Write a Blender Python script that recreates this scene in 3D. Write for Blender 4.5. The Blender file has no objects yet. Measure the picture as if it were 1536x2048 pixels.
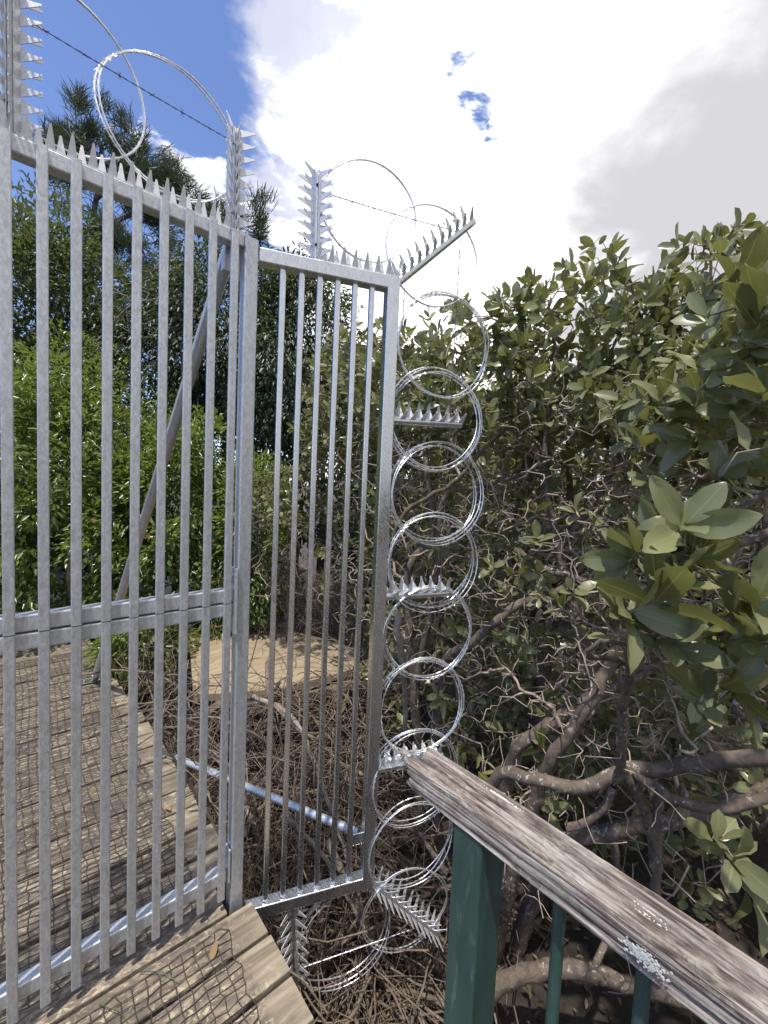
import bpy, math, random
import numpy as np
from mathutils import Vector, Matrix

rng = np.random.default_rng(7)
random.seed(7)
scene = bpy.context.scene
col = scene.collection
R = math.radians

# ------------------------------------------------------------------ camera
HEAD, PITCH, ROLL = R(49.05), R(3.38), R(2.47)
cam_d = bpy.data.cameras.new('camera')
cam = bpy.data.objects.new('camera', cam_d)
col.objects.link(cam)
f0 = Vector((math.cos(HEAD) * math.cos(PITCH), math.sin(HEAD) * math.cos(PITCH), -math.sin(PITCH)))
r0 = Vector((math.sin(HEAD), -math.cos(HEAD), 0))
u0 = r0.cross(f0)
r1 = r0 * math.cos(ROLL) + u0 * math.sin(ROLL)
u1 = u0 * math.cos(ROLL) - r0 * math.sin(ROLL)
CAM = Vector((-0.649, -1.476, 1.6))
m = Matrix((r1, u1, -f0)).transposed().to_4x4()
m.translation = CAM
cam.matrix_world = m
cam_d.sensor_fit = 'HORIZONTAL'
cam_d.sensor_width = 36
cam_d.lens = 850 / 1536 * 36
cam_d.clip_start = 0.02
cam_d.clip_end = 2000
scene.camera = cam

# ------------------------------------------------------------------ sky, sun, exposure
SUN = Vector((-0.30, -0.14, 0.94)).normalized()
world = bpy.data.worlds.new('World')
scene.world = world
world.use_nodes = True
wt = world.node_tree
wt.nodes.clear()


class NT:
    """small helper for building node trees"""
    def __init__(self, tree):
        self.t = tree

    def n(self, kind, **kw):
        nd = self.t.nodes.new(kind)
        for k, v in kw.items():
            if k.startswith('i_'):
                nd.inputs[k[2:].replace('_', ' ')].default_value = v
            else:
                setattr(nd, k, v)
        return nd

    def l(self, a, b):
        self.t.links.new(a, b)

    def math(self, op, a, b=None, c=None, clamp=False):
        nd = self.t.nodes.new('ShaderNodeMath')
        nd.operation = op
        nd.use_clamp = clamp
        for i, v in enumerate((a, b, c)):
            if v is None:
                continue
            if isinstance(v, (int, float)):
                nd.inputs[i].default_value = v
            else:
                self.t.links.new(v, nd.inputs[i])
        return nd.outputs[0]

    def smooth(self, v, lo, hi):
        nd = self.t.nodes.new('ShaderNodeMapRange')
        nd.interpolation_type = 'SMOOTHSTEP'
        nd.inputs['From Min'].default_value = lo
        nd.inputs['From Max'].default_value = hi
        self.t.links.new(v, nd.inputs['Value'])
        return nd.outputs['Result']

    def noise(self, vec, scale, detail=4, rough=.55, dist=0.0):
        nd = self.t.nodes.new('ShaderNodeTexNoise')
        nd.inputs['Scale'].default_value = scale
        nd.inputs['Detail'].default_value = detail
        nd.inputs['Roughness'].default_value = rough
        nd.inputs['Distortion'].default_value = dist
        if vec is not None:
            self.t.links.new(vec, nd.inputs['Vector'])
        return nd.outputs['Fac']

    def mapping(self, vec, scale=(1, 1, 1), rot=(0, 0, 0), loc=(0, 0, 0)):
        nd = self.t.nodes.new('ShaderNodeMapping')
        nd.inputs['Scale'].default_value = scale
        nd.inputs['Rotation'].default_value = rot
        nd.inputs['Location'].default_value = loc
        self.t.links.new(vec, nd.inputs['Vector'])
        return nd.outputs[0]

    def ramp(self, fac, stops):
        nd = self.t.nodes.new('ShaderNodeValToRGB')
        el = nd.color_ramp.elements
        while len(el) < len(stops):
            el.new(0.5)
        for e, (p, c) in zip(el, stops):
            e.position = p
            e.color = (*c, 1) if len(c) == 3 else c
        self.t.links.new(fac, nd.inputs['Fac'])
        return nd.outputs['Color']

    def mix(self, fac, a, b, blend='MIX'):
        nd = self.t.nodes.new('ShaderNodeMix')
        nd.data_type = 'RGBA'
        nd.blend_type = blend
        for s, v in ((nd.inputs[0], fac), (nd.inputs[6], a), (nd.inputs[7], b)):
            if isinstance(v, (int, float)):
                s.default_value = v
            elif isinstance(v, tuple):
                s.default_value = (*v, 1) if len(v) == 3 else v
            else:
                self.t.links.new(v, s)
        return nd.outputs[2]


w = NT(wt)
tc = w.n('ShaderNodeTexCoord')
sky = w.n('ShaderNodeTexSky', sky_type='NISHITA', sun_disc=False)
sky.sun_elevation = math.asin(SUN.z)
sky.sun_rotation = math.atan2(SUN.x, SUN.y)
sky.altitude = 0
sky.air_density = 1.0
sky.dust_density = 0.3
sky.ozone_density = 2.0
sep = w.n('ShaderNodeSeparateXYZ')
w.l(tc.outputs['Generated'], sep.inputs[0])
zc = w.math('MAXIMUM', sep.outputs['Z'], 0.12)
u = w.math('DIVIDE', sep.outputs['X'], zc)
v = w.math('DIVIDE', sep.outputs['Y'], zc)
uv = w.n('ShaderNodeCombineXYZ')
w.l(u, uv.inputs[0]); w.l(v, uv.inputs[1])
n1 = w.noise(uv.outputs[0], 2.2, 9, .58, .25)
n2 = w.noise(w.mapping(uv.outputs[0], loc=(3.1, 7.7, 0)), 5.5, 8, .6, .2)
# the edge of the cloud bank overhead: clear on the far left, cloud ahead and to the right
edge = w.math('ADD', w.math('SUBTRACT', u, w.math('MULTIPLY', v, .62)), .265)
c = w.math('ADD', edge, w.math('MULTIPLY', w.math('SUBTRACT', n1, .5), .75))
c = w.math('ADD', c, w.math('MULTIPLY', w.math('SUBTRACT', n2, .5), .22))
# a low wisp of cloud beyond the trees on the clear side
dl = w.math('ABSOLUTE', w.math('SUBTRACT', v, 1.62))
wisp = w.math('MULTIPLY', w.smooth(dl, .22, .02), w.smooth(u, .2, .5))
c = w.math('MAXIMUM', c, w.math('SUBTRACT', w.math('ADD', w.math('MULTIPLY', wisp, .3), w.math('MULTIPLY', w.math('SUBTRACT', n2, .5), .9)), .12))
cover = w.smooth(c, -.01, .11)
# a ragged chain of small blue gaps in the bank
dx = w.math('SUBTRACT', u, .87)
dy = w.math('SUBTRACT', v, w.math('ADD', .745, w.math('MULTIPLY', dx, .35)))
dist = w.math('ADD', w.math('MULTIPLY', w.math('ABSOLUTE', dy), 8.0), w.math('MULTIPLY', w.math('ABSOLUTE', dx), 1.5))
gap = w.smooth(w.math('ADD', dist, w.math('MULTIPLY', w.math('SUBTRACT', w.noise(w.mapping(uv.outputs[0], loc=(.35, .6, 0)), 9, 6, .6, .3), .5), 6.0)), .22, -.75)
cover = w.math('MULTIPLY', cover, w.math('SUBTRACT', 1, gap), clamp=True)
# thickness of the bank: thin and white ahead, thick and grey to the right
gr = w.math('SUBTRACT', w.math('ADD', w.math('MULTIPLY', u, .62), -.16), v)
gr = w.math('ADD', gr, w.math('MULTIPLY', w.math('SUBTRACT', w.noise(w.mapping(uv.outputs[0], loc=(1.3, 2.2, 0)), 1.9, 8, .55, .3), .5), 1.25))
grey = w.smooth(gr, -.20, .30)
puff = w.noise(uv.outputs[0], 3.4, 8, .6, .3)
thin = w.smooth(c, .62, .12)
ccol = w.mix(grey, (1.22, 1.22, 1.24), (.50, .495, .52))
ccol = w.mix(w.math('MULTIPLY', w.math('MULTIPLY', thin, w.smooth(puff, .42, .56)), .95), ccol, (.50, .52, .64))
bg1 = w.n('ShaderNodeBackground', i_Strength=.13)
w.l(w.mix(1.0, sky.outputs[0], (.98, .98, 1.18), 'MULTIPLY'), bg1.inputs['Color'])
bg2 = w.n('ShaderNodeBackground', i_Strength=1.0)
w.l(ccol, bg2.inputs['Color'])
mx = w.n('ShaderNodeMixShader')
w.l(cover, mx.inputs[0]); w.l(bg1.outputs[0], mx.inputs[1]); w.l(bg2.outputs[0], mx.inputs[2])
wo = w.n('ShaderNodeOutputWorld')
w.l(mx.outputs[0], wo.inputs['Surface'])

sun_d = bpy.data.lights.new('sun', 'SUN')
sun_d.energy = 3.4
sun_d.angle = R(1.5)
sun_d.color = (1.0, .95, .86)
sun = bpy.data.objects.new('sun', sun_d)
sun.rotation_euler = SUN.to_track_quat('Z', 'Y').to_euler()
sun.location = (3, 1, 8)
col.objects.link(sun)

vs = scene.view_settings
vs.view_transform = 'Standard'
vs.look = 'None'
vs.exposure = 0.5
vs.gamma = 1.0
vs.use_curve_mapping = False
scene.cycles.max_bounces = 8
scene.cycles.transmission_bounces = 4
scene.cycles.use_denoising = True

# ------------------------------------------------------------------ materials
M = {}


def new_mat(name):
    mt = bpy.data.materials.new(name)
    mt.use_nodes = True
    t = NT(mt.node_tree)
    bs = mt.node_tree.nodes['Principled BSDF']
    M[name] = mt
    return t, bs


def coords(t, kind='Object'):
    return t.n('ShaderNodeTexCoord').outputs[kind]


def bump(t, bs, h, strength, dist):
    b = t.n('ShaderNodeBump')
    b.inputs['Strength'].default_value = strength
    b.inputs['Distance'].default_value = dist
    t.l(h, b.inputs['Height'])
    t.l(b.outputs[0], bs.inputs['Normal'])


def galv(name, dark, light, rough, metal, streak=0.0, stain=.25):
    t, bs = new_mat(name)
    c = coords(t)
    sp = t.n('ShaderNodeTexVoronoi')
    sp.inputs['Scale'].default_value = 210
    t.l(t.mapping(c, (1, 1, .45)), sp.inputs['Vector'])
    spg = t.n('ShaderNodeSeparateColor')
    t.l(sp.outputs['Color'], spg.inputs[0])
    n = t.noise(t.mapping(c, (1, 1, .5)), 60, 8, .72, .9)
    f = t.math('ADD', t.math('MULTIPLY', spg.outputs[0], .22), t.math('MULTIPLY', n, .85))
    cl = t.ramp(f, [(.28, dark), (.72, light)])
    big = t.noise(t.mapping(c, (1, 1, .4)), 7, 4, .6)
    cl = t.mix(t.math('MULTIPLY', t.smooth(big, .45, .75), stain), cl, (.30, .38, .37))
    spk = t.smooth(t.noise(c, 240, 2, .5), .68, .76)
    cl = t.mix(t.math('MULTIPLY', spk, .35), cl, (.8, .82, .82))
    t.l(cl, bs.inputs['Base Color'])
    bs.inputs['Metallic'].default_value = metal
    rr = t.math('ADD', t.math('MULTIPLY', t.math('SUBTRACT', n, .5), .28), rough)
    if streak:
        wv = t.n('ShaderNodeTexWave', wave_type='BANDS')
        wv.inputs['Scale'].default_value = 24
        wv.inputs['Distortion'].default_value = 9
        wv.inputs['Detail'].default_value = 3
        wv.inputs['Detail Scale'].default_value = 2
        t.l(t.mapping(c, (1, .3, 1), rot=(0, R(38), 0)), wv.inputs['Vector'])
        rr = t.math('ADD', rr, t.math('MULTIPLY', wv.outputs['Fac'], streak))
        bump(t, bs, t.math('ADD', t.math('MULTIPLY', n, .6), t.math('MULTIPLY', wv.outputs['Fac'], .5)), .05, .001)
    else:
        bump(t, bs, t.math('ADD', n, t.math('MULTIPLY', spg.outputs[1], .3)), .35, .0012)
    t.l(rr, bs.inputs['Roughness'])


galv('galvanised_old', (.40, .415, .44), (.66, .68, .71), .42, .6, stain=.3)
galv('galvanised_new', (.60, .62, .65), (.80, .82, .85), .22, .97, streak=.10, stain=.08)
galv('spike_steel', (.60, .61, .63), (.80, .81, .83), .40, .6, stain=.05)
galv('razor_steel', (.62, .63, .65), (.82, .83, .85), .38, .8, stain=.02)
galv('wire_dark', (.10, .095, .09), (.22, .21, .20), .6, .5, stain=.0)
galv('netting_wire', (.035, .03, .028), (.10, .085, .075), .7, .3, stain=.0)


def wood(name, stops, along, grain=42, knots=.5, lichen=None, rough=.85, bumpd=.0025, bs_strength=.7, moss=False):
    """stops: colour ramp; along: axis of the grain 0/1"""
    t, bs = new_mat(name)
    c = coords(t)
    oi = t.n('ShaderNodeObjectInfo')
    off = t.n('ShaderNodeVectorMath', operation='ADD')
    sc = t.n('ShaderNodeVectorMath', operation='SCALE')
    cmb = t.n('ShaderNodeCombineXYZ')
    t.l(oi.outputs['Random'], cmb.inputs[0]); t.l(oi.outputs['Random'], cmb.inputs[2])
    sc.inputs['Scale'].default_value = 9
    t.l(cmb.outputs[0], sc.inputs[0]); t.l(c, off.inputs[0]); t.l(sc.outputs[0], off.inputs[1])
    c2 = off.outputs[0]
    st = [1, 1, 1]
    st[along] = .06
    g1 = t.noise(t.mapping(c2, tuple(st)), grain, 8, .68, .6)
    st[along] = .25
    g2 = t.noise(t.mapping(c2, tuple(st)), grain * .35, 6, .6, 1.2)
    f = t.math('ADD', t.math('MULTIPLY', g1, .65), t.math('MULTIPLY', g2, .4))
    f = t.math('ADD', f, t.math('MULTIPLY', t.math('SUBTRACT', oi.outputs['Random'], .5), .14))
    cl = t.ramp(f, stops)
    if lichen:
        ln = t.noise(c2, 26, 8, .7, .4)
        ln2 = t.noise(c2, 4.5, 4, .6)
        msk = t.math('MULTIPLY', t.smooth(ln, .52, .62), t.smooth(ln2, .42, .62))
        cl = t.mix(t.math('MULTIPLY', msk, lichen[1]), cl, lichen[0])
    if moss:
        # grime and crusts caught under the netting, absent along the bare board ends
        sx = t.n('ShaderNodeSeparateXYZ'); t.l(c, sx.inputs[0])
        inn = t.smooth(t.math('ADD', sx.outputs['X'], t.math('MULTIPLY', t.noise(c, 14, 4, .6), .12)), .01, -.06)
        gm = t.smooth(t.noise(t.mapping(c, (.5, 1, 1)), 34, 8, .72, 1.0), .42, .54)
        cl = t.mix(t.math('MULTIPLY', t.math('MULTIPLY', gm, inn), .72), cl, (.085, .066, .062))
        cr = t.smooth(t.noise(t.mapping(c, (.55, 1, 1), loc=(3, 5, 1)), 44, 8, .72, 1.2), .555, .62)
        cl = t.mix(t.math('MULTIPLY', t.math('MULTIPLY', cr, inn), .8), cl, (.52, .46, .31))
    wet = t.smooth(t.noise(c2, 3.1, 4, .6), .5, .75)
    cl = t.mix(t.math('MULTIPLY', wet, .35), cl, (.05, .04, .035))
    t.l(cl, bs.inputs['Base Color'])
    bs.inputs['Roughness'].default_value = rough
    bump(t, bs, t.math('ADD', g1, t.math('MULTIPLY', t.noise(c2, 120, 4, .6), .4)), bs_strength, bumpd)


wood('deck_wood', [(.32, (.05, .04, .03)), (.44, (.15, .12, .088)), (.57, (.275, .225, .162)), (.74, (.43, .365, .27))], 0,
     lichen=((.50, .45, .30), .75), moss=True, bumpd=.004)
wood('rail_wood', [(.42, (.016, .011, .009)), (.48, (.062, .043, .036)), (.54, (.155, .118, .10)), (.60, (.29, .245, .212)), (.70, (.47, .43, .385))], 1, grain=85,
     lichen=((.44, .42, .33), .6), bumpd=.006, bs_strength=1.0)
wood('platform_wood', [(.3, (.16, .118, .072)), (.5, (.30, .23, .147)), (.75, (.41, .33, .225))], 0, grain=20, rough=.8)
wood('beam_wood', [(.25, (.05, .038, .03)), (.6, (.16, .12, .09)), (.85, (.28, .22, .17))], 1)
wood('fresh_cut_wood', [(.25, (.30, .19, .09)), (.6, (.46, .31, .16)), (.85, (.6, .45, .26))], 0)


def bark(name, a, b, spot, spot_amt, sc=22):
    t, bs = new_mat(name)
    c = coords(t)
    n = t.noise(c, sc, 8, .65, .6)
    cl = t.ramp(n, [(.3, a), (.68, b)])
    vn = t.noise(c, 48, 4, .6, .3)
    vb = t.noise(c, 5, 3, .5)
    msk = t.math('MULTIPLY', t.smooth(vn, .58, .63), t.smooth(vb, .45, .6))
    cl = t.mix(t.math('MULTIPLY', msk, spot_amt), cl, spot)
    t.l(cl, bs.inputs['Base Color'])
    bs.inputs['Roughness'].default_value = .85
    bump(t, bs, n, .7, .006)


bark('mangrove_bark', (.05, .038, .029), (.20, .155, .118), (.52, .49, .44), .85)
bark('pale_bark', (.15, .125, .10), (.38, .34, .29), (.55, .52, .46), .6)
bark('beam_bark', (.06, .045, .034), (.24, .185, .14), (.42, .38, .32), .5)
bark('dark_bark', (.025, .02, .017), (.10, .08, .065), (.3, .3, .27), .3)
bark('dry_twig', (.055, .04, .03), (.27, .205, .155), (.46, .40, .33), .4, 9)
bark('mangrove_twig', (.15, .115, .09), (.48, .39, .31), (.5, .46, .4), .4, 9)


def leaf(name, stops, rough=.38, trans=.3, tcol=(.35, .5, .08), under=None, spec=.5, ribs=False):
    t, bs = new_mat(name)
    at = t.n('ShaderNodeAttribute', attribute_name='rnd')
    cl = t.ramp(at.outputs['Fac'], stops)
    n = t.noise(coords(t), 30, 3, .5)
    cl = t.mix(t.math('MULTIPLY', t.math('SUBTRACT', n, .3), .45, clamp=True), cl, (.02, .03, .012))
    if ribs:
        rb = t.n('ShaderNodeAttribute', attribute_name='rib')
        cl = t.mix(t.math('MULTIPLY', t.smooth(rb.outputs['Fac'], .86, .97), .75), cl, (.36, .38, .12))
    if under:
        ge = t.n('ShaderNodeNewGeometry')
        cl = t.mix(t.math('MULTIPLY', ge.outputs['Backfacing'], .6), cl, under)
    t.l(cl, bs.inputs['Base Color'])
    bs.inputs['Roughness'].default_value = rough
    bs.inputs['Specular IOR Level'].default_value = spec
    tr = t.n('ShaderNodeBsdfTranslucent')
    t.l(t.mix(.75, cl, tcol), tr.inputs['Color'])
    ms = t.n('ShaderNodeMixShader')
    ms.inputs[0].default_value = trans
    out = t.t.nodes['Material Output']
    t.l(bs.outputs[0], ms.inputs[1]); t.l(tr.outputs[0], ms.inputs[2])
    t.l(ms.outputs[0], out.inputs['Surface'])


leaf('mangrove_leaf', [(0, (.058, .066, .026)), (.4, (.12, .128, .045)), (.75, (.205, .21, .075)), (.96, (.34, .335, .135)), (1, (.28, .19, .09))],
     .29, .26, (.33, .35, .09), under=(.25, .265, .14), ribs=True)
leaf('hedge_leaf', [(0, (.04, .065, .014)), (.4, (.095, .135, .03)), (.75, (.20, .245, .055)), (.96, (.34, .35, .10)), (1, (.34, .15, .06))],
     .3, .3, (.34, .48, .07), spec=.6)
leaf('olive_leaf', [(0, (.04, .056, .02)), (.5, (.085, .108, .04)), (.9, (.155, .18, .07)), (1, (.24, .24, .11))], .42, .25, (.25, .32, .08))
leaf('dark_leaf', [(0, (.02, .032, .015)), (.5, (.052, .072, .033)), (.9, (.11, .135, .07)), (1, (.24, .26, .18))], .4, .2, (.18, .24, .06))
leaf('needle_leaf', [(0, (.015, .028, .014)), (.5, (.035, .055, .028)), (1, (.085, .11, .055))], .5, .2, (.15, .2, .07))
leaf('dry_leaf', [(0, (.16, .09, .045)), (.5, (.34, .22, .11)), (1, (.55, .43, .25))], .7, .2, (.5, .32, .12))
leaf('litter_leaf', [(0, (.05, .035, .022)), (.6, (.13, .09, .055)), (1, (.26, .19, .12))], .7, .1, (.3, .2, .1))
leaf('grass_blade', [(0, (.05, .085, .02)), (.5, (.12, .16, .045)), (1, (.32, .27, .12))], .5, .3, (.35, .42, .1))

t, bs = new_mat('mud')
c = coords(t)
n = t.noise(c, 6, 9, .65, .4)
t.l(t.ramp(n, [(.3, (.018, .014, .011)), (.6, (.05, .038, .028)), (.8, (.10, .078, .055))]), bs.inputs['Base Color'])
bs.inputs['Roughness'].default_value = .75
bump(t, bs, t.noise(c, 22, 8, .7), .9, .02)

t, bs = new_mat('green_paint')
c = coords(t)
n = t.noise(t.mapping(c, (1, 1, .3)), 16, 7, .65, .5)
cl = t.ramp(n, [(.3, (.018, .05, .042)), (.7, (.042, .088, .075))])
cl = t.mix(t.math('MULTIPLY', t.smooth(t.noise(t.mapping(c, (1, 1, .25)), 34, 8, .7, .6), .56, .72), .5), cl, (.22, .25, .19))
cl = t.mix(t.smooth(t.noise(c, 44, 6, .65), .68, .74), cl, (.13, .055, .03))
t.l(cl, bs.inputs['Base Color'])
t.l(t.math('ADD', t.math('MULTIPLY', n, .35), .32), bs.inputs['Roughness'])
bump(t, bs, n, .25, .002)

t, bs = new_mat('lichen')
n = t.noise(coords(t), 160, 5, .6)
t.l(t.ramp(n, [(.3, (.38, .38, .34)), (.7, (.68, .68, .62))]), bs.inputs['Base Color'])
bs.inputs['Roughness'].default_value = .95

t, bs = new_mat('dark_steel')
bs.inputs['Base Color'].default_value = (.05, .052, .055, 1)
bs.inputs['Metallic'].default_value = .6
bs.inputs['Roughness'].default_value = .5


# ------------------------------------------------------------------ mesh helpers
def link(o, parent=None, at=None):
    """parts are modelled in world coordinates under an Empty that stands at the thing's base"""
    col.objects.link(o)
    if parent is not None:
        o.parent = parent
        if parent.type == 'EMPTY':
            o.matrix_parent_inverse = Matrix.Translation(-parent.location)
    return o


def thing(name, label, cat, loc=(0, 0, 0), group=None):
    o = bpy.data.objects.new(name, None)
    o.empty_display_size = .1
    o.location = loc
    col.objects.link(o)
    o['label'] = label
    o['category'] = cat
    if group:
        o['group'] = group
    return o


def tag(o, label, cat, group=None):
    o['label'] = label
    o['category'] = cat
    if group:
        o['group'] = group
    return o


def mesh_np(name, V, faces, mat, parent=None, smooth=True, sharp=None, rnd=None, kind=None, rib=None):
    """faces: list of int arrays (each n x k)"""
    me = bpy.data.meshes.new(name)
    V = np.asarray(V, np.float32)
    loops = np.concatenate([f.ravel() for f in faces]).astype(np.int32)
    tot = np.concatenate([np.full(len(f), f.shape[1], np.int32) for f in faces])
    start = np.concatenate([[0], np.cumsum(tot)[:-1]]).astype(np.int32)
    me.vertices.add(len(V)); me.vertices.foreach_set('co', V.ravel())
    me.loops.add(len(loops)); me.loops.foreach_set('vertex_index', loops)
    me.polygons.add(len(tot)); me.polygons.foreach_set('loop_start', start)
    me.polygons.foreach_set('loop_total', tot)
    me.update(calc_edges=True)
    me.validate()
    if smooth:
        me.shade_smooth()
        if sharp:
            me.set_sharp_from_angle(angle=R(sharp))
    else:
        me.shade_flat()
    if rnd is not None:
        a = me.attributes.new('rnd', 'FLOAT', 'POINT')
        a.data.foreach_set('value', np.asarray(rnd, np.float32))
    if rib is not None:
        a = me.attributes.new('rib', 'FLOAT', 'POINT')
        a.data.foreach_set('value', np.asarray(rib, np.float32))
    me.materials.append(M[mat])
    o = bpy.data.objects.new(name, me)
    link(o, parent)
    if kind:
        o['kind'] = kind
    return o


class MB:
    """collects prisms, tubes and plates; build() links them as ONE mesh object"""
    def __init__(self):
        self.v = []
        self.f = []
        self.k = 0
        self.round = False

    def add(self, V, F):
        self.v.append(np.asarray(V, float))
        for q in F:
            self.f.append([i + self.k for i in q])
        self.k += len(V)

    def bar(self, p0, p1, wx, wy, side=None, rad=.004, seg=2):
        """rounded rectangular bar from p0 to p1; wx measured along `side`"""
        p0, p1 = np.asarray(p0, float), np.asarray(p1, float)
        d = p1 - p0
        d /= np.linalg.norm(d)
        s = np.asarray(side if side is not None else (1, 0, 0), float)
        s = s - d * (s @ d)
        s /= np.linalg.norm(s)
        n = np.cross(d, s)
        prof = []
        for cx, cy, a0 in ((1, 1, 0), (-1, 1, 90), (-1, -1, 180), (1, -1, 270)):
            for k in range(seg + 1):
                a = R(a0 + 90 * k / seg)
                prof.append((cx * (wx / 2 - rad) + rad * math.cos(a), cy * (wy / 2 - rad) + rad * math.sin(a)))
        N = len(prof)
        V = [p0 + s * x + n * y for x, y in prof] + [p1 + s * x + n * y for x, y in prof]
        F = [(i, (i + 1) % N, N + (i + 1) % N, N + i) for i in range(N)]
        F += [tuple(range(N - 1, -1, -1)), tuple(range(N, 2 * N))]
        self.add(V, F)

    def tube(self, pts, rad, k=8, cap=True, closed=False):
        self.round = True
        P = np.asarray(pts, float)
        n = len(P)
        rr = np.broadcast_to(np.asarray(rad, float), (n,))
        if closed:
            T = np.roll(P, -1, 0) - np.roll(P, 1, 0)
        else:
            T = np.gradient(P, axis=0)
        T /= np.linalg.norm(T, axis=1)[:, None] + 1e-12
        ref = np.array([.31, .17, .93]) if abs(T[0] @ np.array([.31, .17, .93])) < .9 else np.array([.9, .4, .1])
        S = np.cross(T, ref); S /= np.linalg.norm(S, axis=1)[:, None]
        B = np.cross(T, S)
        a = np.arange(k) * 2 * math.pi / k
        V = (P[:, None, :] + rr[:, None, None] * (np.cos(a)[None, :, None] * S[:, None, :] + np.sin(a)[None, :, None] * B[:, None, :])).reshape(-1, 3)
        F = []
        for i in range(n if closed else n - 1):
            j = (i + 1) % n
            for q in range(k):
                F.append((i * k + q, i * k + (q + 1) % k, j * k + (q + 1) % k, j * k + q))
        if cap and not closed:
            F.append(tuple(range(k - 1, -1, -1)))
            F.append(tuple(range((n - 1) * k, n * k)))
        self.add(V, F)

    def build(self, name, mat, parent=None, smooth=True, sharp=35, kind=None):
        me = bpy.data.meshes.new(name)
        me.from_pydata(np.concatenate(self.v).tolist(), [], self.f)
        me.update()
        if smooth and (self.round or not sharp):
            me.shade_smooth()
            if sharp:
                me.set_sharp_from_angle(angle=R(sharp))
        else:
            me.shade_flat()
        me.materials.append(M[mat])
        o = bpy.data.objects.new(name, me)
        link(o, parent)
        if kind:
            o['kind'] = kind
        return o


def tubes_np(chains, radii, k=4):
    """many branch chains at once -> V, F"""
    Vs, Fs, off = [], [], 0
    a = np.arange(k) * 2 * math.pi / k
    ca, sa = np.cos(a)[None, :, None], np.sin(a)[None, :, None]
    for P, rr in zip(chains, radii):
        n = len(P)
        if n < 2:
            continue
        T = np.empty_like(P)
        T[1:-1] = P[2:] - P[:-2]
        T[0] = P[1] - P[0]
        T[-1] = P[-1] - P[-2]
        T /= np.linalg.norm(T, axis=1)[:, None] + 1e-9
        ref = np.array([.27, .96, .05]) if abs(T[0, 1]) < .7 else np.array([.95, .05, .3])
        S = np.cross(T, ref); S /= np.linalg.norm(S, axis=1)[:, None] + 1e-9
        B = np.cross(T, S)
        Vs.append((P[:, None, :] + rr[:, None, None] * (ca * S[:, None, :] + sa * B[:, None, :])).reshape(-1, 3))
        i = np.arange(n - 1)[:, None] * k + off
        q = np.arange(k)[None, :]
        q2 = (q + 1) % k
        Fs.append(np.stack([i + q, i + q2, i + k + q2, i + k + q], -1).reshape(-1, 4))
        off += n * k
    return np.concatenate(Vs), np.concatenate(Fs)


# leaf shapes: x = length 0..1, y = across, z = relief
def _leaf_big(width=.50, cup=.16, droop=.18):
    xs = [.24, .54, .82]
    ws = [.34, .5, .41]
    V = [(0, 0, 0)]
    for x, wv_ in zip(xs, ws):
        z = -droop * x * x
        V += [(x, -wv_ * width * 2 * .5, z + cup * wv_ * .5), (x, 0, z), (x, wv_ * width * 2 * .5, z + cup * wv_ * .5)]
    V.append((1, 0, -droop))
    tri = [(0, 2, 1), (0, 3, 2), (7, 8, 10), (8, 9, 10)]
    quad = [(1, 2, 5, 4), (2, 3, 6, 5), (4, 5, 8, 7), (5, 6, 9, 8)]
    return np.array(V, float), np.array(tri), np.array(quad)


def _leaf_fine(width, cup, droop, wav):
    xs = [0.0, .12, .30, .50, .70, .86, .96]
    ws = [.0, .26, .42, .5, .45, .28, .10]
    V, T3, Q4 = [(0, 0, 0)], [], []
    ys = (-1, -.5, 0, .5, 1)
    for i, (x, w_) in enumerate(zip(xs[1:], ws[1:])):
        for y in ys:
            V.append((x, y * w_ * width, -droop * x * x + cup * w_ * abs(y) ** 1.5 * .6 + wav * math.sin(x * 9 + y * 2) * abs(y)))
    V.append((1, 0, -droop))
    for j in range(4):
        T3.append((0, 2 + j, 1 + j))
    for i in range(5):
        a = 1 + 5 * i
        for j in range(4):
            Q4.append((a + j, a + j + 1, a + 6 + j, a + 5 + j))
    for j in range(4):
        T3.append((26 + j, 27 + j, 31))
    return np.array(V, float), np.array(T3), np.array(Q4)


def _leaf_small(width=.36, fold=.12):
    V = [(0, 0, 0), (.35, -width / 2, fold), (.72, -width * .38, fold * .7 - .04), (1, 0, -.08), (.72, width * .38, fold * .7 - .04), (.35, width / 2, fold)]
    return np.array(V, float), np.zeros((0, 3), int), np.array([(0, 3, 2, 1), (0, 5, 4, 3)])


def _needle(width=.05):
    V = [(0, -width / 2, 0), (0, width / 2, 0), (.6, width / 2, .03), (1, 0, -.04), (.6, -width / 2, .03)]
    return np.array(V, float), np.array([(4, 2, 3)]), np.array([(0, 1, 2, 4)])


LB, LB2, LS, LN = _leaf_big(), _leaf_big(.42, .3, .05), _leaf_small(), _needle()


def frames(F, Nrm):
    F = F / (np.linalg.norm(F, axis=1)[:, None] + 1e-9)
    S = np.cross(Nrm, F)
    S /= np.linalg.norm(S, axis=1)[:, None] + 1e-9
    Nn = np.cross(F, S)
    return F, S, Nn


def leaves_np(T, pos, F, Nrm, size):
    V0, tri, quad = T
    F, S, Nn = frames(F, Nrm)
    k = len(V0)
    V = pos[:, None, :] + size[:, None, None] * (V0[None, :, 0:1] * F[:, None, :] + V0[None, :, 1:2] * S[:, None, :] + V0[None, :, 2:3] * Nn[:, None, :])
    o = (np.arange(len(pos)) * k)[:, None, None]
    fs = []
    if len(tri):
        fs.append((tri[None] + o).reshape(-1, 3))
    if len(quad):
        fs.append((quad[None] + o).reshape(-1, 4))
    return V.reshape(-1, 3), fs


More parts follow.
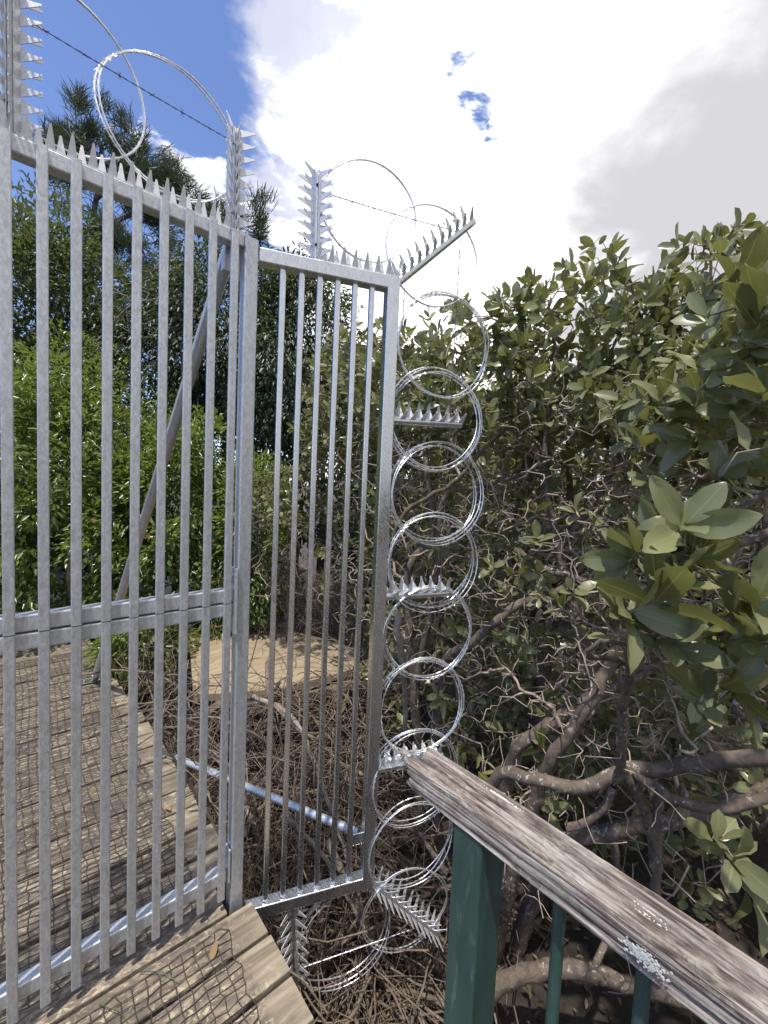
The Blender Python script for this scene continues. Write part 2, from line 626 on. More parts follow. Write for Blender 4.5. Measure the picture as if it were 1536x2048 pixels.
def foliage(name, T, pos, F, Nrm, size, mat, parent, rnd=None, kind='stuff'):
    V, fs = leaves_np(T, pos, F, Nrm, size)
    if rnd is None:
        rnd = rng.random(len(pos))
    rib = np.tile(np.abs(T[0][:, 1]) < 1e-6, len(pos)) if len(T[0]) > 8 else None
    return mesh_np(name, V, fs, mat, parent, smooth=True, rnd=np.repeat(rnd, len(T[0])), kind=kind, rib=rib)


def unit(v):
    return v / (np.linalg.norm(v, axis=-1, keepdims=True) + 1e-9)


def grow(chains, targets, r_tip, step=.1, bow=.16, jit=.22, power=.43, upbias=.0):
    """connects every target to the nearest branch by a crooked twig; returns branch chains with radii, and twig directions"""
    cap = sum(len(c[0]) for c in chains) + int(sum(6 + 40 for _ in targets)) + 100
    P = np.zeros((cap, 3)); par = np.full(cap, -1, int)
    base_r = np.zeros(cap)
    n = 0
    idx = []
    for pts, ra, rb in chains:
        pts = np.asarray(pts, float)
        out = []
        for i in range(len(pts) - 1):
            m_ = max(2, int(np.linalg.norm(pts[i + 1] - pts[i]) / step))
            p0 = pts[max(i - 1, 0)]; p1 = pts[i]; p2 = pts[i + 1]; p3 = pts[min(i + 2, len(pts) - 1)]
            for s in np.arange(m_) / m_:
                out.append(.5 * ((2 * p1) + (-p0 + p2) * s + (2 * p0 - 5 * p1 + 4 * p2 - p3) * s * s + (-p0 + 3 * p1 - 3 * p2 + p3) * s ** 3))
        out.append(pts[-1])
        out = np.array(out)
        out[1:-1] += rng.normal(0, .004, (len(out) - 2, 3))
        k = len(out)
        P[n:n + k] = out
        par[n + 1:n + k] = np.arange(n, n + k - 1)
        base_r[n:n + k] = np.linspace(ra, rb, k)
        if n > 0:
            d = np.linalg.norm(P[:n] - out[0], axis=1)
            if d.min() < .12:
                par[n] = int(d.argmin())
        idx.append(np.arange(n, n + k))
        n += k
    if len(targets):
        d0 = np.min(np.linalg.norm(targets[:, None, :] - P[None, :n:3, :], axis=2), axis=1)
        order = np.argsort(d0)
    else:
        order = []
    tips = np.zeros(len(targets), int)
    for t_ in order:
        g = targets[t_]
        dv = P[:n] - g
        cost = np.linalg.norm(dv, axis=1) + .35 * np.maximum(0, dv[:, 2])
        i = int(cost.argmin())
        a = P[i]
        L = np.linalg.norm(g - a)
        k = max(2, min(36, int(L / step) + 1))
        s = (np.arange(1, k + 1) / k)[:, None]
        pdir = (a - P[par[i]]) if par[i] >= 0 else np.array([0, 0, 1.])
        pdir = unit(pdir)
        off = rng.normal(0, 1, 3) * L * bow + pdir * L * .22
        off[2] += upbias * L
        path = a + (g - a) * s + off * (np.sin(math.pi * s) * (1 - .3 * s))
        jn = rng.normal(0, jit * L / k, (k, 3)); jn[-1] = 0
        path = path + jn
        for _ in range(2):
            if k > 3:
                path[1:-1] = .25 * path[:-2] + .5 * path[1:-1] + .25 * path[2:]
        P[n:n + k] = path
        par[n] = i
        par[n + 1:n + k] = np.arange(n, n + k - 1)
        idx.append(np.concatenate([[i], np.arange(n, n + k)]))
        tips[t_] = n + k - 1
        n += k
    cnt = np.zeros(n)
    haskid = np.zeros(n, bool)
    haskid[par[:n][par[:n] >= 0]] = True
    cnt[~haskid] = 1
    for i in range(n - 1, -1, -1):
        if par[i] >= 0 and par[i] < i:
            cnt[par[i]] += cnt[i]
    rad = np.maximum(r_tip * np.maximum(cnt, 1) ** power, base_r[:n])
    ch, rd = [], []
    for q in idx:
        r_ = rad[q].copy()
        if len(q) > 1:
            r_[0] = min(r_[0], r_[1] * 1.25)
        ch.append(P[q]); rd.append(r_)
    td = unit(P[tips] - P[par[tips]]) if len(targets) else np.zeros((0, 3))
    return ch, rd, td


def branch_mesh(name, ch, rd, mat, parent, thick=.012):
    """thick limbs round, thin twigs four-sided, one mesh"""
    big = [i for i in range(len(ch)) if rd[i].max() > thick]
    sml = [i for i in range(len(ch)) if rd[i].max() <= thick]
    Vs, Fs, off = [], [], 0
    for ids, k in ((big, 8), (sml, 4)):
        if ids:
            V, F = tubes_np([ch[i] for i in ids], [rd[i] for i in ids], k)
            Vs.append(V); Fs.append(F + off); off += len(V)
    return mesh_np(name, np.concatenate(Vs), [np.concatenate(Fs)], mat, parent, kind='stuff' if name == 'branches' else None)


def rosettes(tips, axes, per, size, lo=.25, hi=1.1, up=.35, spread=.02):
    """leaf rosettes around twig tips -> pos, forward, normal, size"""
    n = len(tips)
    ax = unit(axes + np.array([0, 0, up]) + rng.normal(0, .25, (n, 3)))
    ref = np.where(np.abs(ax[:, 2:3]) < .9, np.array([[0, 0, 1.]]), np.array([[1., 0, 0]]))
    e1 = unit(np.cross(ax, ref)); e2 = np.cross(ax, e1)
    m_ = per
    az = (np.arange(m_) * 2.4)[None, :] + rng.random((n, 1)) * 6.28 + rng.normal(0, .3, (n, m_))
    el = lo + (hi - lo) * (np.arange(m_)[None, :] / max(1, m_ - 1)) + rng.normal(0, .2, (n, m_))
    F = (np.cos(el) * np.cos(az))[..., None] * e1[:, None] + (np.cos(el) * np.sin(az))[..., None] * e2[:, None] + np.sin(el)[..., None] * ax[:, None]
    pos = tips[:, None, :] - ax[:, None, :] * (spread * (1 - np.arange(m_) / m_))[None, :, None] * 2 + F * .006
    Nrm = ax[:, None, :] - F * np.sum(F * ax[:, None, :], -1, keepdims=True) + rng.normal(0, .25, (n, m_, 3))
    sz = size * (0.6 + .55 * rng.random((n, m_)))
    return pos.reshape(-1, 3), F.reshape(-1, 3), Nrm.reshape(-1, 3), sz.ravel()


def noise1(x, seed, octs=4, f0_=1.0):
    """cheap smooth 1-D value noise"""
    r_ = np.random.default_rng(seed)
    tab = r_.random(4096)
    out = np.zeros_like(x, float)
    amp = 1.0
    fr = f0_
    for o_ in range(octs):
        y = x * fr + 17.3 * o_
        i = np.floor(y).astype(int)
        tt = y - i
        tt = tt * tt * (3 - 2 * tt)
        out += amp * (tab[i % 4096] * (1 - tt) + tab[(i + 1) % 4096] * tt - .5)
        amp *= .5
        fr *= 2.03
    return out

# ------------------------------------------------------------------ ground
def ground_h(x, y):
    s = np.clip((y - 1.9) / 1.6, 0, 1) * np.clip((2.2 - x) / 1.6, 0, 1)
    s = s * s * (3 - 2 * s)
    h = -.92 + .80 * s
    near = np.exp(-((x - .5) ** 2 / .5 + (y - 1.0) ** 2 / 1.2))
    h = h + .34 * near
    h = h + .05 * np.sin(x * 3.1 + 1.3 * np.sin(y * 2.2)) * np.cos(y * 2.7 + .8 * np.sin(x * 1.7))
    return h


ax_ = np.concatenate([[-400, -120, -50, -25, -14, -9], np.linspace(-6, 9, 76), [11, 15, 25, 50, 120, 400]])
gx, gy = np.meshgrid(ax_, ax_, indexing='ij')
gz = ground_h(gx, gy)
nn = len(ax_)
gi = np.arange(nn - 1)[:, None] * nn + np.arange(nn - 1)[None, :]
gf = np.stack([gi, gi + nn, gi + nn + 1, gi + 1], -1).reshape(-1, 4)
gnd = mesh_np('ground', np.stack([gx, gy, gz], -1).reshape(-1, 3), [gf], 'mud')
gnd['kind'] = 'structure'

# ------------------------------------------------------------------ boardwalk deck: every plank its own board
deck = bpy.data.objects.new('deck', None)
deck.location = (-.75, 0, -.04)
col.objects.link(deck)
deck['kind'] = 'structure'
PITCH_Y = .1575


def edge_x(y):
    return .022 - .085 * max(0., min(1.6, (y - 1.2) / 1.0))


k = 0
y0 = -.1795 - PITCH_Y * 19
while y0 < 3.5:
    yc = y0 + PITCH_Y / 2
    xr = edge_x(yc) + random.uniform(-.009, .009)
    if -.05 < y0 < .02:
        xr = -.066                                   # board cut short round the gate post
    b = MB()
    dz = random.uniform(-.003, .003)
    tl = random.uniform(-.002, .002)
    b.bar((-1.62 + random.uniform(-.01, .01), yc, -.0185 + dz - tl), (xr, yc, -.0185 + dz + tl), PITCH_Y - random.uniform(.013, .021), .036, side=(0, 1, 0), rad=.0035)
    pl = b.build('plank', 'deck_wood', deck)
    y0 += PITCH_Y
    k += 1
for xx in (-.16, -.8, -1.45):
    b = MB(); b.bar((xx, -3.1, -.112), (xx, 3.4, -.112), .07, .14, side=(1, 0, 0)); b.build('bearer', 'beam_wood', deck)
for xx in (-.16, -1.45):
    for yy in (-2.4, -.75, .9, 2.5):
        b = MB(); b.bar((xx, yy, -1.15), (xx, yy, -.185), .1, .1, side=(1, 0, 0)); b.build('pile', 'beam_wood', deck)
b = MB(); b.bar((-.0655, -.012, -.018), (-.0625, .125, -.018), .002, .033, side=(0, 0, 1)); 

# wire netting stapled over the boards
def netting(name, label, x0, x1, ya, yb, seed):
    r_ = np.random.default_rng(seed)
    px, py = .036, .027
    xs = np.arange(x0, x1, px); ys = np.arange(ya, yb, py)
    G = np.zeros((len(xs), len(ys), 3))
    G[..., 0] = xs[:, None] + r_.normal(0, .0035, G.shape[:2]) + .012 * np.sin(ys * 3.3)[None, :]
    G[..., 1] = ys[None, :] + r_.normal(0, .003, G.shape[:2]) + .01 * np.sin(xs * 5)[:, None]
    G[..., 2] = .0042 + np.abs(r_.normal(0, .0022, G.shape[:2]))
    G[-1, :, 0] += r_.normal(0, .008, len(ys))
    ch = [G[i] for i in range(len(xs))] + [G[:, j] for j in range(len(ys))]
    V, F = tubes_np(ch, [np.full(len(q), .0016) for q in ch], 3)
    o = mesh_np(name, V, [F], 'netting_wire')
    return tag(o, label, 'netting')


netting('wire_netting', 'rusty wire netting laid over the deck boards in front of the gate', -1.5, -.085, -3.0, -.05, 3)
netting('wire_netting', 'rusty wire netting laid over the deck boards behind the gate', -1.5, -.13, .07, 3.1, 4)


# ------------------------------------------------------------------ spiked steel
def spike_mesh(name, hw, h, skew):
    t_ = .0011
    V = []
    for z in (-t_, t_):
        V += [(-hw, -.004, z), (hw, -.004, z), (hw * .18 + skew, h, z), (-hw * .18 + skew, h, z)]
    F = [(3, 2, 1, 0), (4, 5, 6, 7), (0, 1, 5, 4), (1, 2, 6, 5), (2, 3, 7, 6), (3, 0, 4, 7)]
    me = bpy.data.meshes.new(name)
    me.from_pydata(V, [], F)
    me.materials.append(M['spike_steel'])
    return me


SPK = {'up': spike_mesh('spike', .0130, .061, 0), 'short': spike_mesh('spike', .0130, .052, 0), 'side': spike_mesh('spike', .014, .047, .012)}


def put_spike(parent, kind, p, axis, out, roll=0.0):
    a = Vector(axis).normalized()
    o_ = Vector(out)
    o_ = (o_ - a * o_.dot(a)).normalized()
    z = a.cross(o_)
    mt = Matrix((a, o_, z)).transposed().to_4x4()
    mt.translation = Vector(p)
    if roll:
        mt = mt @ Matrix.Rotation(roll, 4, 'Y')
    s = bpy.data.objects.new('spike', SPK[kind])
    s.parent = parent
    s.matrix_basis = mt
    col.objects.link(s)
    return s


def spiked_pipe(parent, p0, p1, out, rad, rows, kinds, pitch=.0440, first=.02, name='spike_arm', mat='galvanised_new', bolts=True):
    """a capped pipe with rows of pressed spikes standing off a folded strip"""
    p0, p1 = Vector(p0), Vector(p1)
    ax = (p1 - p0).normalized()
    L = (p1 - p0).length
    b = MB()
    n = 10
    ts = [0] + [L * i / n for i in range(1, n)] + [L - rad * .35, L - rad * .1, L]
    rr = [rad] * n + [rad, rad * .9, rad * .55]
    b.tube([p0 + ax * t_ for t_ in ts], rr, 14)
    o_ = Vector(out); o_ = (o_ - ax * o_.dot(ax)).normalized()
    sd = ax.cross(o_)
    # the folded strip that carries the spikes, hugging the pipe
    for sg in (-1, 1):
        q0 = p0 + ax * .006 + o_ * rad * .82 + sd * sg * rad * .62
        q1 = p1 - ax * .004 + o_ * rad * .82 + sd * sg * rad * .62
        nrm = (o_ * .62 + sd * sg * .78).normalized()
        tv = (o_ * .78 - sd * sg * .62).normalized()
        b.bar(q0, q1, .0019, rad * .95, side=nrm, rad=.0006, seg=1)
    arm = b.build(name, mat, parent)
    for j, (ang, kd) in enumerate(zip(rows, kinds)):
        a = R(ang)
        d = o_ * math.cos(a) + sd * math.sin(a)
        t_ = first + (pitch / 2 if j % 2 else 0)
        while t_ < L - .006:
            put_spike(arm, kd, p0 + ax * t_ + d * rad * 1.02, ax, d + Vector((random.gauss(0, .02), random.gauss(0, .02), random.gauss(0, .02))))
            t_ += pitch
    if bolts:
        for fr in (.16, .82):
            bb = MB()
            c_ = p0 + ax * (L * fr) + (-sd * .35 + o_ * .0 + Vector((0, -1, 0)) * .9).normalized() * rad
            bb.tube([c_, c_ + Vector((0, -1, 0)) * .005], .0045, 6)
            bb.build('bolt', 'dark_steel', arm)
    return arm


# ------------------------------------------------------------------ the gate leaf
GL = -1.36                                       # left end of the leaf, out of frame
gate = thing('gate', 'tall weathered galvanised steel gate leaf of closely spaced flat bars across the deck', 'gate', (-.68, .03, .05))
b = MB(); b.bar((GL, .034, 2.428), (-.050, .034, 2.428), .044, .044, side=(0, 0, 1)); b.build('top_rail', 'galvanised_old', gate)
b = MB(); b.bar((GL, .034, 1.1865), (-.061, .034, 1.1865), .046, .044, side=(0, 0, 1)); b.build('middle_rail', 'galvanised_old', gate)
b = MB(); b.bar((GL, .034, 1.1355), (-.061, .034, 1.1355), .046, .044, side=(0, 0, 1)); b.build('middle_rail', 'galvanised_old', gate)
b = MB(); b.bar((GL, .034, .117), (-.062, .034, .117), .046, .044, side=(0, 0, 1)); b.build('bottom_rail', 'galvanised_old', gate)
x = -.0832
i = 0
while x > GL:
    for z0, z1 in ((.046 + random.uniform(-.004, .004), 1.1605), (1.1635, 2.446 + random.uniform(-.002, .003))):
        b = MB(); b.bar((x, .0055, z0), (x, .0055, z1), .0255, .014, side=(1, 0, 0), rad=.003, seg=3)
        b.build('bar', 'galvanised_old', gate)
    x -= .0728
    i += 1
# hinge plates and bolts against the post
b = MB(); b.bar((-.0555, .018, 1.05), (-.0555, .018, 1.285), .009, .062, side=(1, 0, 0), rad=.003); hp = b.build('hinge_plate', 'galvanised_old', gate)
for zz in (1.255, 1.235):
    b = MB(); b.tube([(-.075, .028, zz), (-.05, .028, zz)], .0085, 6); b.build('bolt', 'galvanised_old', hp)
b = MB(); b.bar((-.0555, .026, .10), (-.0555, .026, .225), .008, .058, side=(1, 0, 0), rad=.003); hp = b.build('hinge_plate', 'galvanised_old', gate)
b = MB(); b.tube([(-.07, .02, .145), (-.07, .02, .15)], .006, 10); b.build('bolt', 'dark_steel', hp)
# spikes along the top rail, two staggered rows
b = MB(); b.bar((GL, .034, 2.4515), (-.07, .034, 2.4515), .003, .04, side=(0, 0, 1), rad=.001, seg=1); st = b.build('spike_strip', 'spike_steel', gate)
x = -.105
while x > GL:
    put_spike(st, 'up', (x, .022, 2.453), (1, 0, 0), (0, -.25, 1)); put_spike(st, 'up', (x - .0235, .036, 2.453), (1, 0, 0), (0, .12, 1))
    x -= .047
# two upright spiked pipes standing on the gate
for xx, zt in ((-.081, 2.786), (-.655, 2.90), (-1.23, 2.86)):
    spiked_pipe(gate, (xx, .04, 2.449), (xx, .04, zt), (0, -1, 0), .0215, (104, 66, -2, -40), ('side', 'side', 'side', 'side'), pitch=.0425, first=.012,
                name='spiked_upright', mat='galvanised_old')

# ------------------------------------------------------------------ hinge post
post = thing('gate_post', 'square galvanised steel post standing between the gate and the narrow side panel', 'post', (-.024, .024, -.3))
b = MB(); b.bar((-.0245, .024, -.45), (-.0245, .024, 2.441), .047, .048, side=(1, 0, 0), rad=.004, seg=3); b.build('shaft', 'galvanised_old', post)
b = MB(); b.bar((-.05, .07, 2.30), (-.05, .07, 2.40), .006, .05, side=(1, 0, 0)); b.build('bracket', 'galvanised_old', post)

# ------------------------------------------------------------------ narrow side panel, turned 22 degrees from the gate
A = R(21.75)
Q = Vector((math.cos(A), -math.sin(A), 0))
QN = Vector((math.sin(A), math.cos(A), 0))
Z3 = Vector((0, 0, 1))


def PP(s, z, off=0.0):
    return Q * s + QN * off + Z3 * z


panel = thing('side_panel', 'shiny new galvanised barred panel angled out beside the gate with spiked arms', 'fence panel', PP(.27, -.1))
b = MB(); b.bar(PP(.003, 2.397, .025), PP(.531, 2.397, .025), .05, .05, side=Z3); b.build('top_rail', 'galvanised_new', panel)
b = MB(); b.bar(PP(.012, -.081, .025), PP(.531, -.081, .025), .05, .05, side=Z3); b.build('bottom_rail', 'galvanised_new', panel)
b = MB(); b.bar(PP(.507, -.108, .0255), PP(.507, 2.4235, .0255), .0515, .0515, side=Q); b.build('stile', 'galvanised_new', panel)
for i in range(6):
    s = .0855 + .0678 * i
    b = MB(); b.bar(PP(s, -.056, .025), PP(s, 2.372, .025), .0205, .0205, side=Q, rad=.003); br = b.build('bar', 'galvanised_new', panel)
    w_ = MB(); w_.tube([PP(s, -.057, .025), PP(s, -.053, .025), PP(s, -.049, .025)], [.0165, .0155, .012], 10); w_.build('weld', 'galvanised_new', br)
b = MB(); b.bar(PP(.20, 2.4235, .025), PP(.51, 2.4235, .025), .003, .04, side=Z3, rad=.001, seg=1); st = b.build('spike_strip', 'spike_steel', panel)
s = .215
while s < .53:
    put_spike(st, 'up', PP(s, 2.425, .012), Q, Z3 - QN * .25); put_spike(st, 'up', PP(s + .0225, 2.425, .027), Q, Z3 + QN * .12)
    s += .045
ARMROW = (-58, -22, 22, 58)
KUP = ('short', 'up', 'up', 'short')
for s0, z0, s1, z1 in ((.53, 1.868, .846, 1.878), (.533, 1.146, .842, 1.152), (.533, .405, .842, .409)):
    spiked_pipe(panel, PP(s0, z0, .022), PP(s1, z1, .022), Z3, .0165, ARMROW, KUP, bolts=False)
spiked_pipe(panel, PP(.525, 2.405, .022), PP(.853, 2.722, .022), Z3 - Q, .0165, ARMROW, KUP, bolts=False)
spiked_pipe(panel, PP(.52, -.1, .022), PP(.862, -.455, .022), Z3 + Q, .0165, (-90, -35, 35, 90), ('up',) * 4, bolts=False)
spiked_pipe(panel, PP(.192, -.107, .025), PP(.215, -.475, .03), -QN, .0185, (50, 100, -50, -100), ('side',) * 4, pitch=.05, bolts=False)
spiked_pipe(panel, PP(.199, 2.424, .025), PP(.196, 2.742, .025), -QN, .0175, (48, 92, -48, -92), ('side',) * 4, pitch=.040, name='spiked_upright')


# ------------------------------------------------------------------ razor wire
def razor_strand(ring, wr, closed=True, every=.048, seed=0, bs_=1.0):
    """a steel tape along a path plus bow-tie barbs; returns tube MB and barb MB"""
    P = np.asarray(ring)
    tb = MB()
    tb.tube(P, wr, 6, cap=not closed, closed=closed)
    bb = MB()
    n = len(P)
    d = np.linalg.norm(np.diff(P, axis=0), axis=1)
    cum = np.concatenate([[0], np.cumsum(d)])
    T = np.gradient(P, axis=0); T = unit(T)
    ctr = P.mean(0)
    s = every * .5
    while s < cum[-1]:
        i = min(n - 1, int(np.searchsorted(cum, s)))
        p, t_ = P[i], T[i]
        rad = unit(p - ctr)
        pl = unit(rad - t_ * (rad @ t_))
        nz = np.cross(t_, pl)
        tw = (random.random() - .5) * 1.6
        pl = pl * math.cos(tw) + nz * math.sin(tw)
        L_, W_ = .0165 * bs_, .0062 * bs_
        V = [p - t_ * .005 - pl * .0022, p + t_ * .005 - pl * .0022, p + t_ * .005 + pl * .0022, p - t_ * .005 + pl * .0022,
             p + t_ * L_ + pl * W_, p + t_ * L_ - pl * W_, p - t_ * L_ + pl * W_, p - t_ * L_ - pl * W_]
        bb.add(V, [(0, 1, 2, 3), (2, 1, 4), (1, 2, 5), (0, 3, 6), (3, 0, 7)])
        s += every
    return tb, bb


def ring_pts(c_, e1, e2, e3, r_, n=56, wob=.006, seed=0, tilt=0.0, squash=1.0):
    a = np.linspace(0, 2 * math.pi, n, endpoint=False)
    w1 = wob * (np.sin(2 * a + seed) + .5 * np.sin(3 * a + seed * 2.1))
    rr = r_ + w1
    return (np.asarray(c_)[None] + (rr * np.cos(a))[:, None] * np.asarray(e1)[None] + (rr * squash * np.sin(a))[:, None] * np.asarray(e2)[None]
            + (tilt * np.sin(a + seed) + .006 * np.sin(3 * a + seed))[:, None] * np.asarray(e3)[None])


def coil(name, label, loops, e1, e3, fn):
    t_ = thing(name, label, 'razor wire', fn(loops[-1][0], loops[-1][1] - loops[-1][2]))
    for k_, (s, z, r_, ns) in enumerate(loops):
        tubes, barbs = MB(), MB()
        for q in range(ns):
            ring = ring_pts(fn(s + random.gauss(0, .003), z + random.gauss(0, .004)), e1, (0, 0, 1), e3, r_ + .006 - .0058 * q + random.gauss(0, .002), seed=k_ * 1.7 + q * .9,
                            tilt=.018 + .006 * q, wob=.004 + .001 * q)
            tb, bb = razor_strand(ring, .0034 if ns == 1 else .0024, every=.07 if ns == 1 else .05, bs_=1.35 if ns == 1 else 1.1)
            for V_ in tb.v:
                tubes.add(V_, [])
            off = tubes.k - tb.k
            tubes.f += [[i + off for i in f_] for f_ in tb.f]
            off = barbs.k
            for V_ in bb.v:
                barbs.add(V_, [])
            barbs.f += [[i + off for i in f_] for f_ in bb.f]
        lp = tubes.build('loop', 'razor_steel', t_)
        barbs.build('barbs', 'razor_steel', lp, smooth=False, kind='stuff')
    return t_


coil('razor_coil', 'column of overlapping razor wire rings hung on the spiked arms beside the mangroves',
     [(.674, 2.546, .197, 1), (.744, 2.193, .205, 3), (.724, 1.885, .208, 4), (.748, 1.582, .212, 4), (.747, 1.288, .208, 4), (.741, .981, .203, 4), (.719, .660, .201, 4),
      (.708, .335, .201, 3), (.715, .03, .200, 3), (.697, -.275, .20, 2)], Q, QN, lambda s, z: PP(s, z, .022))
coil('razor_coil', 'thin single razor wire ring standing on top of the new side panel', [(.408, 2.655, .186, 1)], Q, QN, lambda s, z: PP(s, z, .03))
coil('razor_coil', 'razor wire ring hanging below the side panel bottom rail', [(.415, -.325, .205, 3)], Q, QN, lambda s, z: PP(s, z, .03))
coil('razor_coil', 'wide razor wire rings stretched along the top of the old gate', [(-.262, 2.70, .204, 2), (-.555, 2.70, .206, 1), (-.86, 2.70, .204, 1)],
     (1, 0, 0), (0, 1, 0), lambda s, z: Vector((s, .062, z)))


def barbed_wire(label, p0, p1, sag=.0, every=.085, mat='wire_dark', rad=.0011):
    p0, p1 = np.asarray(p0, float), np.asarray(p1, float)
    L = np.linalg.norm(p1 - p0)
    n = max(8, int(L / .012))
    s = np.linspace(0, 1, n)
    c_ = p0 + (p1 - p0) * s[:, None]
    c_[:, 2] -= sag * 4 * s * (1 - s)
    t_ = unit(p1 - p0)
    e1 = unit(np.cross(t_, np.array([.3, .5, .81]))); e2 = np.cross(t_, e1)
    b_ = MB()
    for ph in (0, math.pi):
        a = s * L / .045 * 2 * math.pi + ph
        b_.tube(c_ + rad * .9 * (np.cos(a)[:, None] * e1 + np.sin(a)[:, None] * e2), rad, 4)
    q = every * .6
    while q < L:
        p = p0 + (p1 - p0) * (q / L); p[2] -= sag * 4 * (q / L) * (1 - q / L)
        for k_ in range(2):
            d = unit(rng.normal(0, 1, 3) + t_ * .2)
            b_.tube([p - d * .011, p + d * .011], [.0007, .0007], 4)
        b_.tube([p - t_ * .004, p + t_ * .004], rad * 2.0, 5)
        q += every
    return tag(b_.build('barbed_wire', mat), label, 'barbed wire')


barbed_wire('upper strand of dark barbed wire between the spiked uprights on the gate', (-1.23, .045, 2.80), (-.085, .045, 2.752), .012)
barbed_wire('lower strand of dark barbed wire sagging behind the gate top spikes', (-1.23, .066, 2.62), (-.085, .066, 2.50), .03)
barbed_wire('barbed wire strand through the razor ring on top of the side panel', PP(.2, 2.68, .03), PP(.78, 2.668, .03), .004)
barbed_wire('barbed wire strand hanging down the outer side of the razor ring column', PP(.80, 2.64, .03), PP(.775, -.36, .03), 0)
barbed_wire('barbed wire strand hanging down close beside the side panel stile', PP(.562, 2.40, .03), PP(.556, 1.90, .03), 0)
barbed_wire('barbed wire strand tied between the two spiked arms below the side panel', PP(.218, -.405, .03), PP(.79, -.392, .03), .0, mat='spike_steel')

# ------------------------------------------------------------------ braces
br = thing('diagonal_brace', 'long galvanised pipe brace leaning from the gate post top down to the deck', 'brace', (-.205, 2.40, 0))
b = MB(); b.tube([(-.07, .10, 2.41), (-.20, 2.30, .075)], .024, 14); b.build('pipe', 'galvanised_old', br)
b = MB(); b.bar((-.075, .075, 2.33), (-.07, .075, 2.44), .05, .03, side=(1, 0, 0)); b.build('top_bracket', 'galvanised_old', br)
b = MB(); b.bar((-.20, 2.29, .085), (-.203, 2.335, .02), .05, .007, side=(1, 0, 0), rad=.002); b.build('flattened_foot', 'galvanised_new', br)
b = MB(); b.bar((-.325, 2.385, .009), (-.135, 2.385, .009), .075, .006, side=(0, 1, 0), rad=.002); fp = b.build('base_plate', 'galvanised_new', br)
for xx in (-.30, -.265, -.17):
    b = MB(); b.tube([(xx, 2.385, .012), (xx + .006, 2.38, .055)], .006, 6); b.build('bolt', 'galvanised_new', fp)
br = thing('low_brace', 'galvanised pipe brace running from the deck edge to the foot of the side panel', 'brace', (0, 1.13, -.02))
b = MB(); b.tube([(.035, 1.02, .008), (.465, -.115, .098)], .0185, 14); b.build('pipe', 'galvanised_old', br)
b = MB(); b.bar((-.02, 1.155, -.005), (.05, .985, .012), .04, .009, side=(1, .35, 0), rad=.002); b.build('flattened_end', 'galvanised_new', br)
b = MB(); b.bar(PP(.445, .085, .052) , PP(.505, .085, .052), .05, .006, side=Z3, rad=.002); b.build('end_bracket', 'galvanised_new', br)

# ------------------------------------------------------------------ handrail beside the deck
hr = thing('handrail', 'weathered grey timber handrail with lichen on green steel posts beside the deck', 'handrail', (.1, -1.8, -.2))
ys = np.concatenate([np.linspace(-.795, -1.75, 330), np.linspace(-1.78, -3.2, 40)])
prof = []
for cx, cy, a0 in ((1, 1, 0), (-1, 1, 90), (-1, -1, 180), (1, -1, 270)):
    for kk in range(5):
        a = R(a0 + 90 * kk / 4)
        prof.append((cx * (.0465 - .007) + .007 * math.cos(a), cy * (.031 - .007) + .007 * math.sin(a)))
dense = []
for i in range(len(prof)):
    p, q = np.array(prof[i]), np.array(prof[(i + 1) % len(prof)])
    m_ = max(1, int(np.linalg.norm(q - p) / .0012))
    for s in range(m_):
        dense.append(p + (q - p) * s / m_)
dense = np.array(dense)
peri = np.concatenate([[0], np.cumsum(np.linalg.norm(np.diff(dense, axis=0), axis=1))])
K = len(dense)
nrm2 = unit(dense * np.array([1 / .0465 ** 4, 1 / .031 ** 4]) * np.array([1, 1]))
nrm2 = unit(np.stack([np.sign(dense[:, 0]) * (np.abs(dense[:, 0]) / .0465) ** 8, np.sign(dense[:, 1]) * (np.abs(dense[:, 1]) / .031) ** 8], 1))
Vr = np.zeros((len(ys), K, 3))
yy = -ys[:, None] - .79
pm = peri[None, :]
drift = .010 * noise1(yy * 1.0, 11, 3, 2.0)
g1_ = noise1((pm + drift) * 1.0 + yy * .012, 21, 3, 160)
g2_ = noise1((pm + drift * 1.5) + yy * .03, 22, 3, 420)
mod = .5 + noise1(yy * 1.0 + pm * 3, 23, 3, 5.0)
topm = (nrm2[:, 1] > .5)[None, :]
disp = np.minimum(0, g1_ * .016) * (0.35 + mod) + g2_ * .0032
disp = disp * np.where(topm, 1.0, .45)
crack = np.exp(-((pm - drift * 2 - peri[int(K * .20)] - .006 * np.sin(yy * 6)) / .0022) ** 2) * np.clip(noise1(yy, 31, 2, 3.0) + .35, 0, 1)
disp = disp - crack * .012
for kc, fr_ in enumerate((.045, .09, .135, .165, .225, .26, .60, .68)):
    thr = noise1(yy, 60 + kc, 2, 2.6)
    pc = peri[int(K * fr_)] + drift * (1 + .3 * kc) + .004 * np.sin(yy * (3 + kc) + kc)
    disp = disp - np.exp(-((pm - pc) / .0019) ** 2) * np.clip(thr * 2.5 + .25, 0, 1) * (.011 if fr_ < .3 else .004)
wv = .004 * np.sin(yy * 2.3) 
Vr[..., 0] = .0965 + (dense[None, :, 0] + nrm2[None, :, 0] * disp) + wv
Vr[..., 2] = .9205 + (dense[None, :, 1] + nrm2[None, :, 1] * disp)
Vr[..., 1] = ys[:, None]
endn = noise1(pm, 41, 4, 40) * .035
fall = np.exp(-(yy / .03))
Vr[..., 1] += fall * (endn - .0)
shr = 1 - .10 * np.exp(-yy / .012)
Vr[..., 0] = .0965 + (Vr[..., 0] - .0965) * shr
Vr[..., 2] = .9205 + (Vr[..., 2] - .9205) * shr
ii = np.arange(len(ys) - 1)[:, None] * K
qq = np.arange(K)[None, :]
Fr = np.stack([ii + qq, ii + K + qq, ii + K + (qq + 1) % K, ii + (qq + 1) % K], -1).reshape(-1, 4)
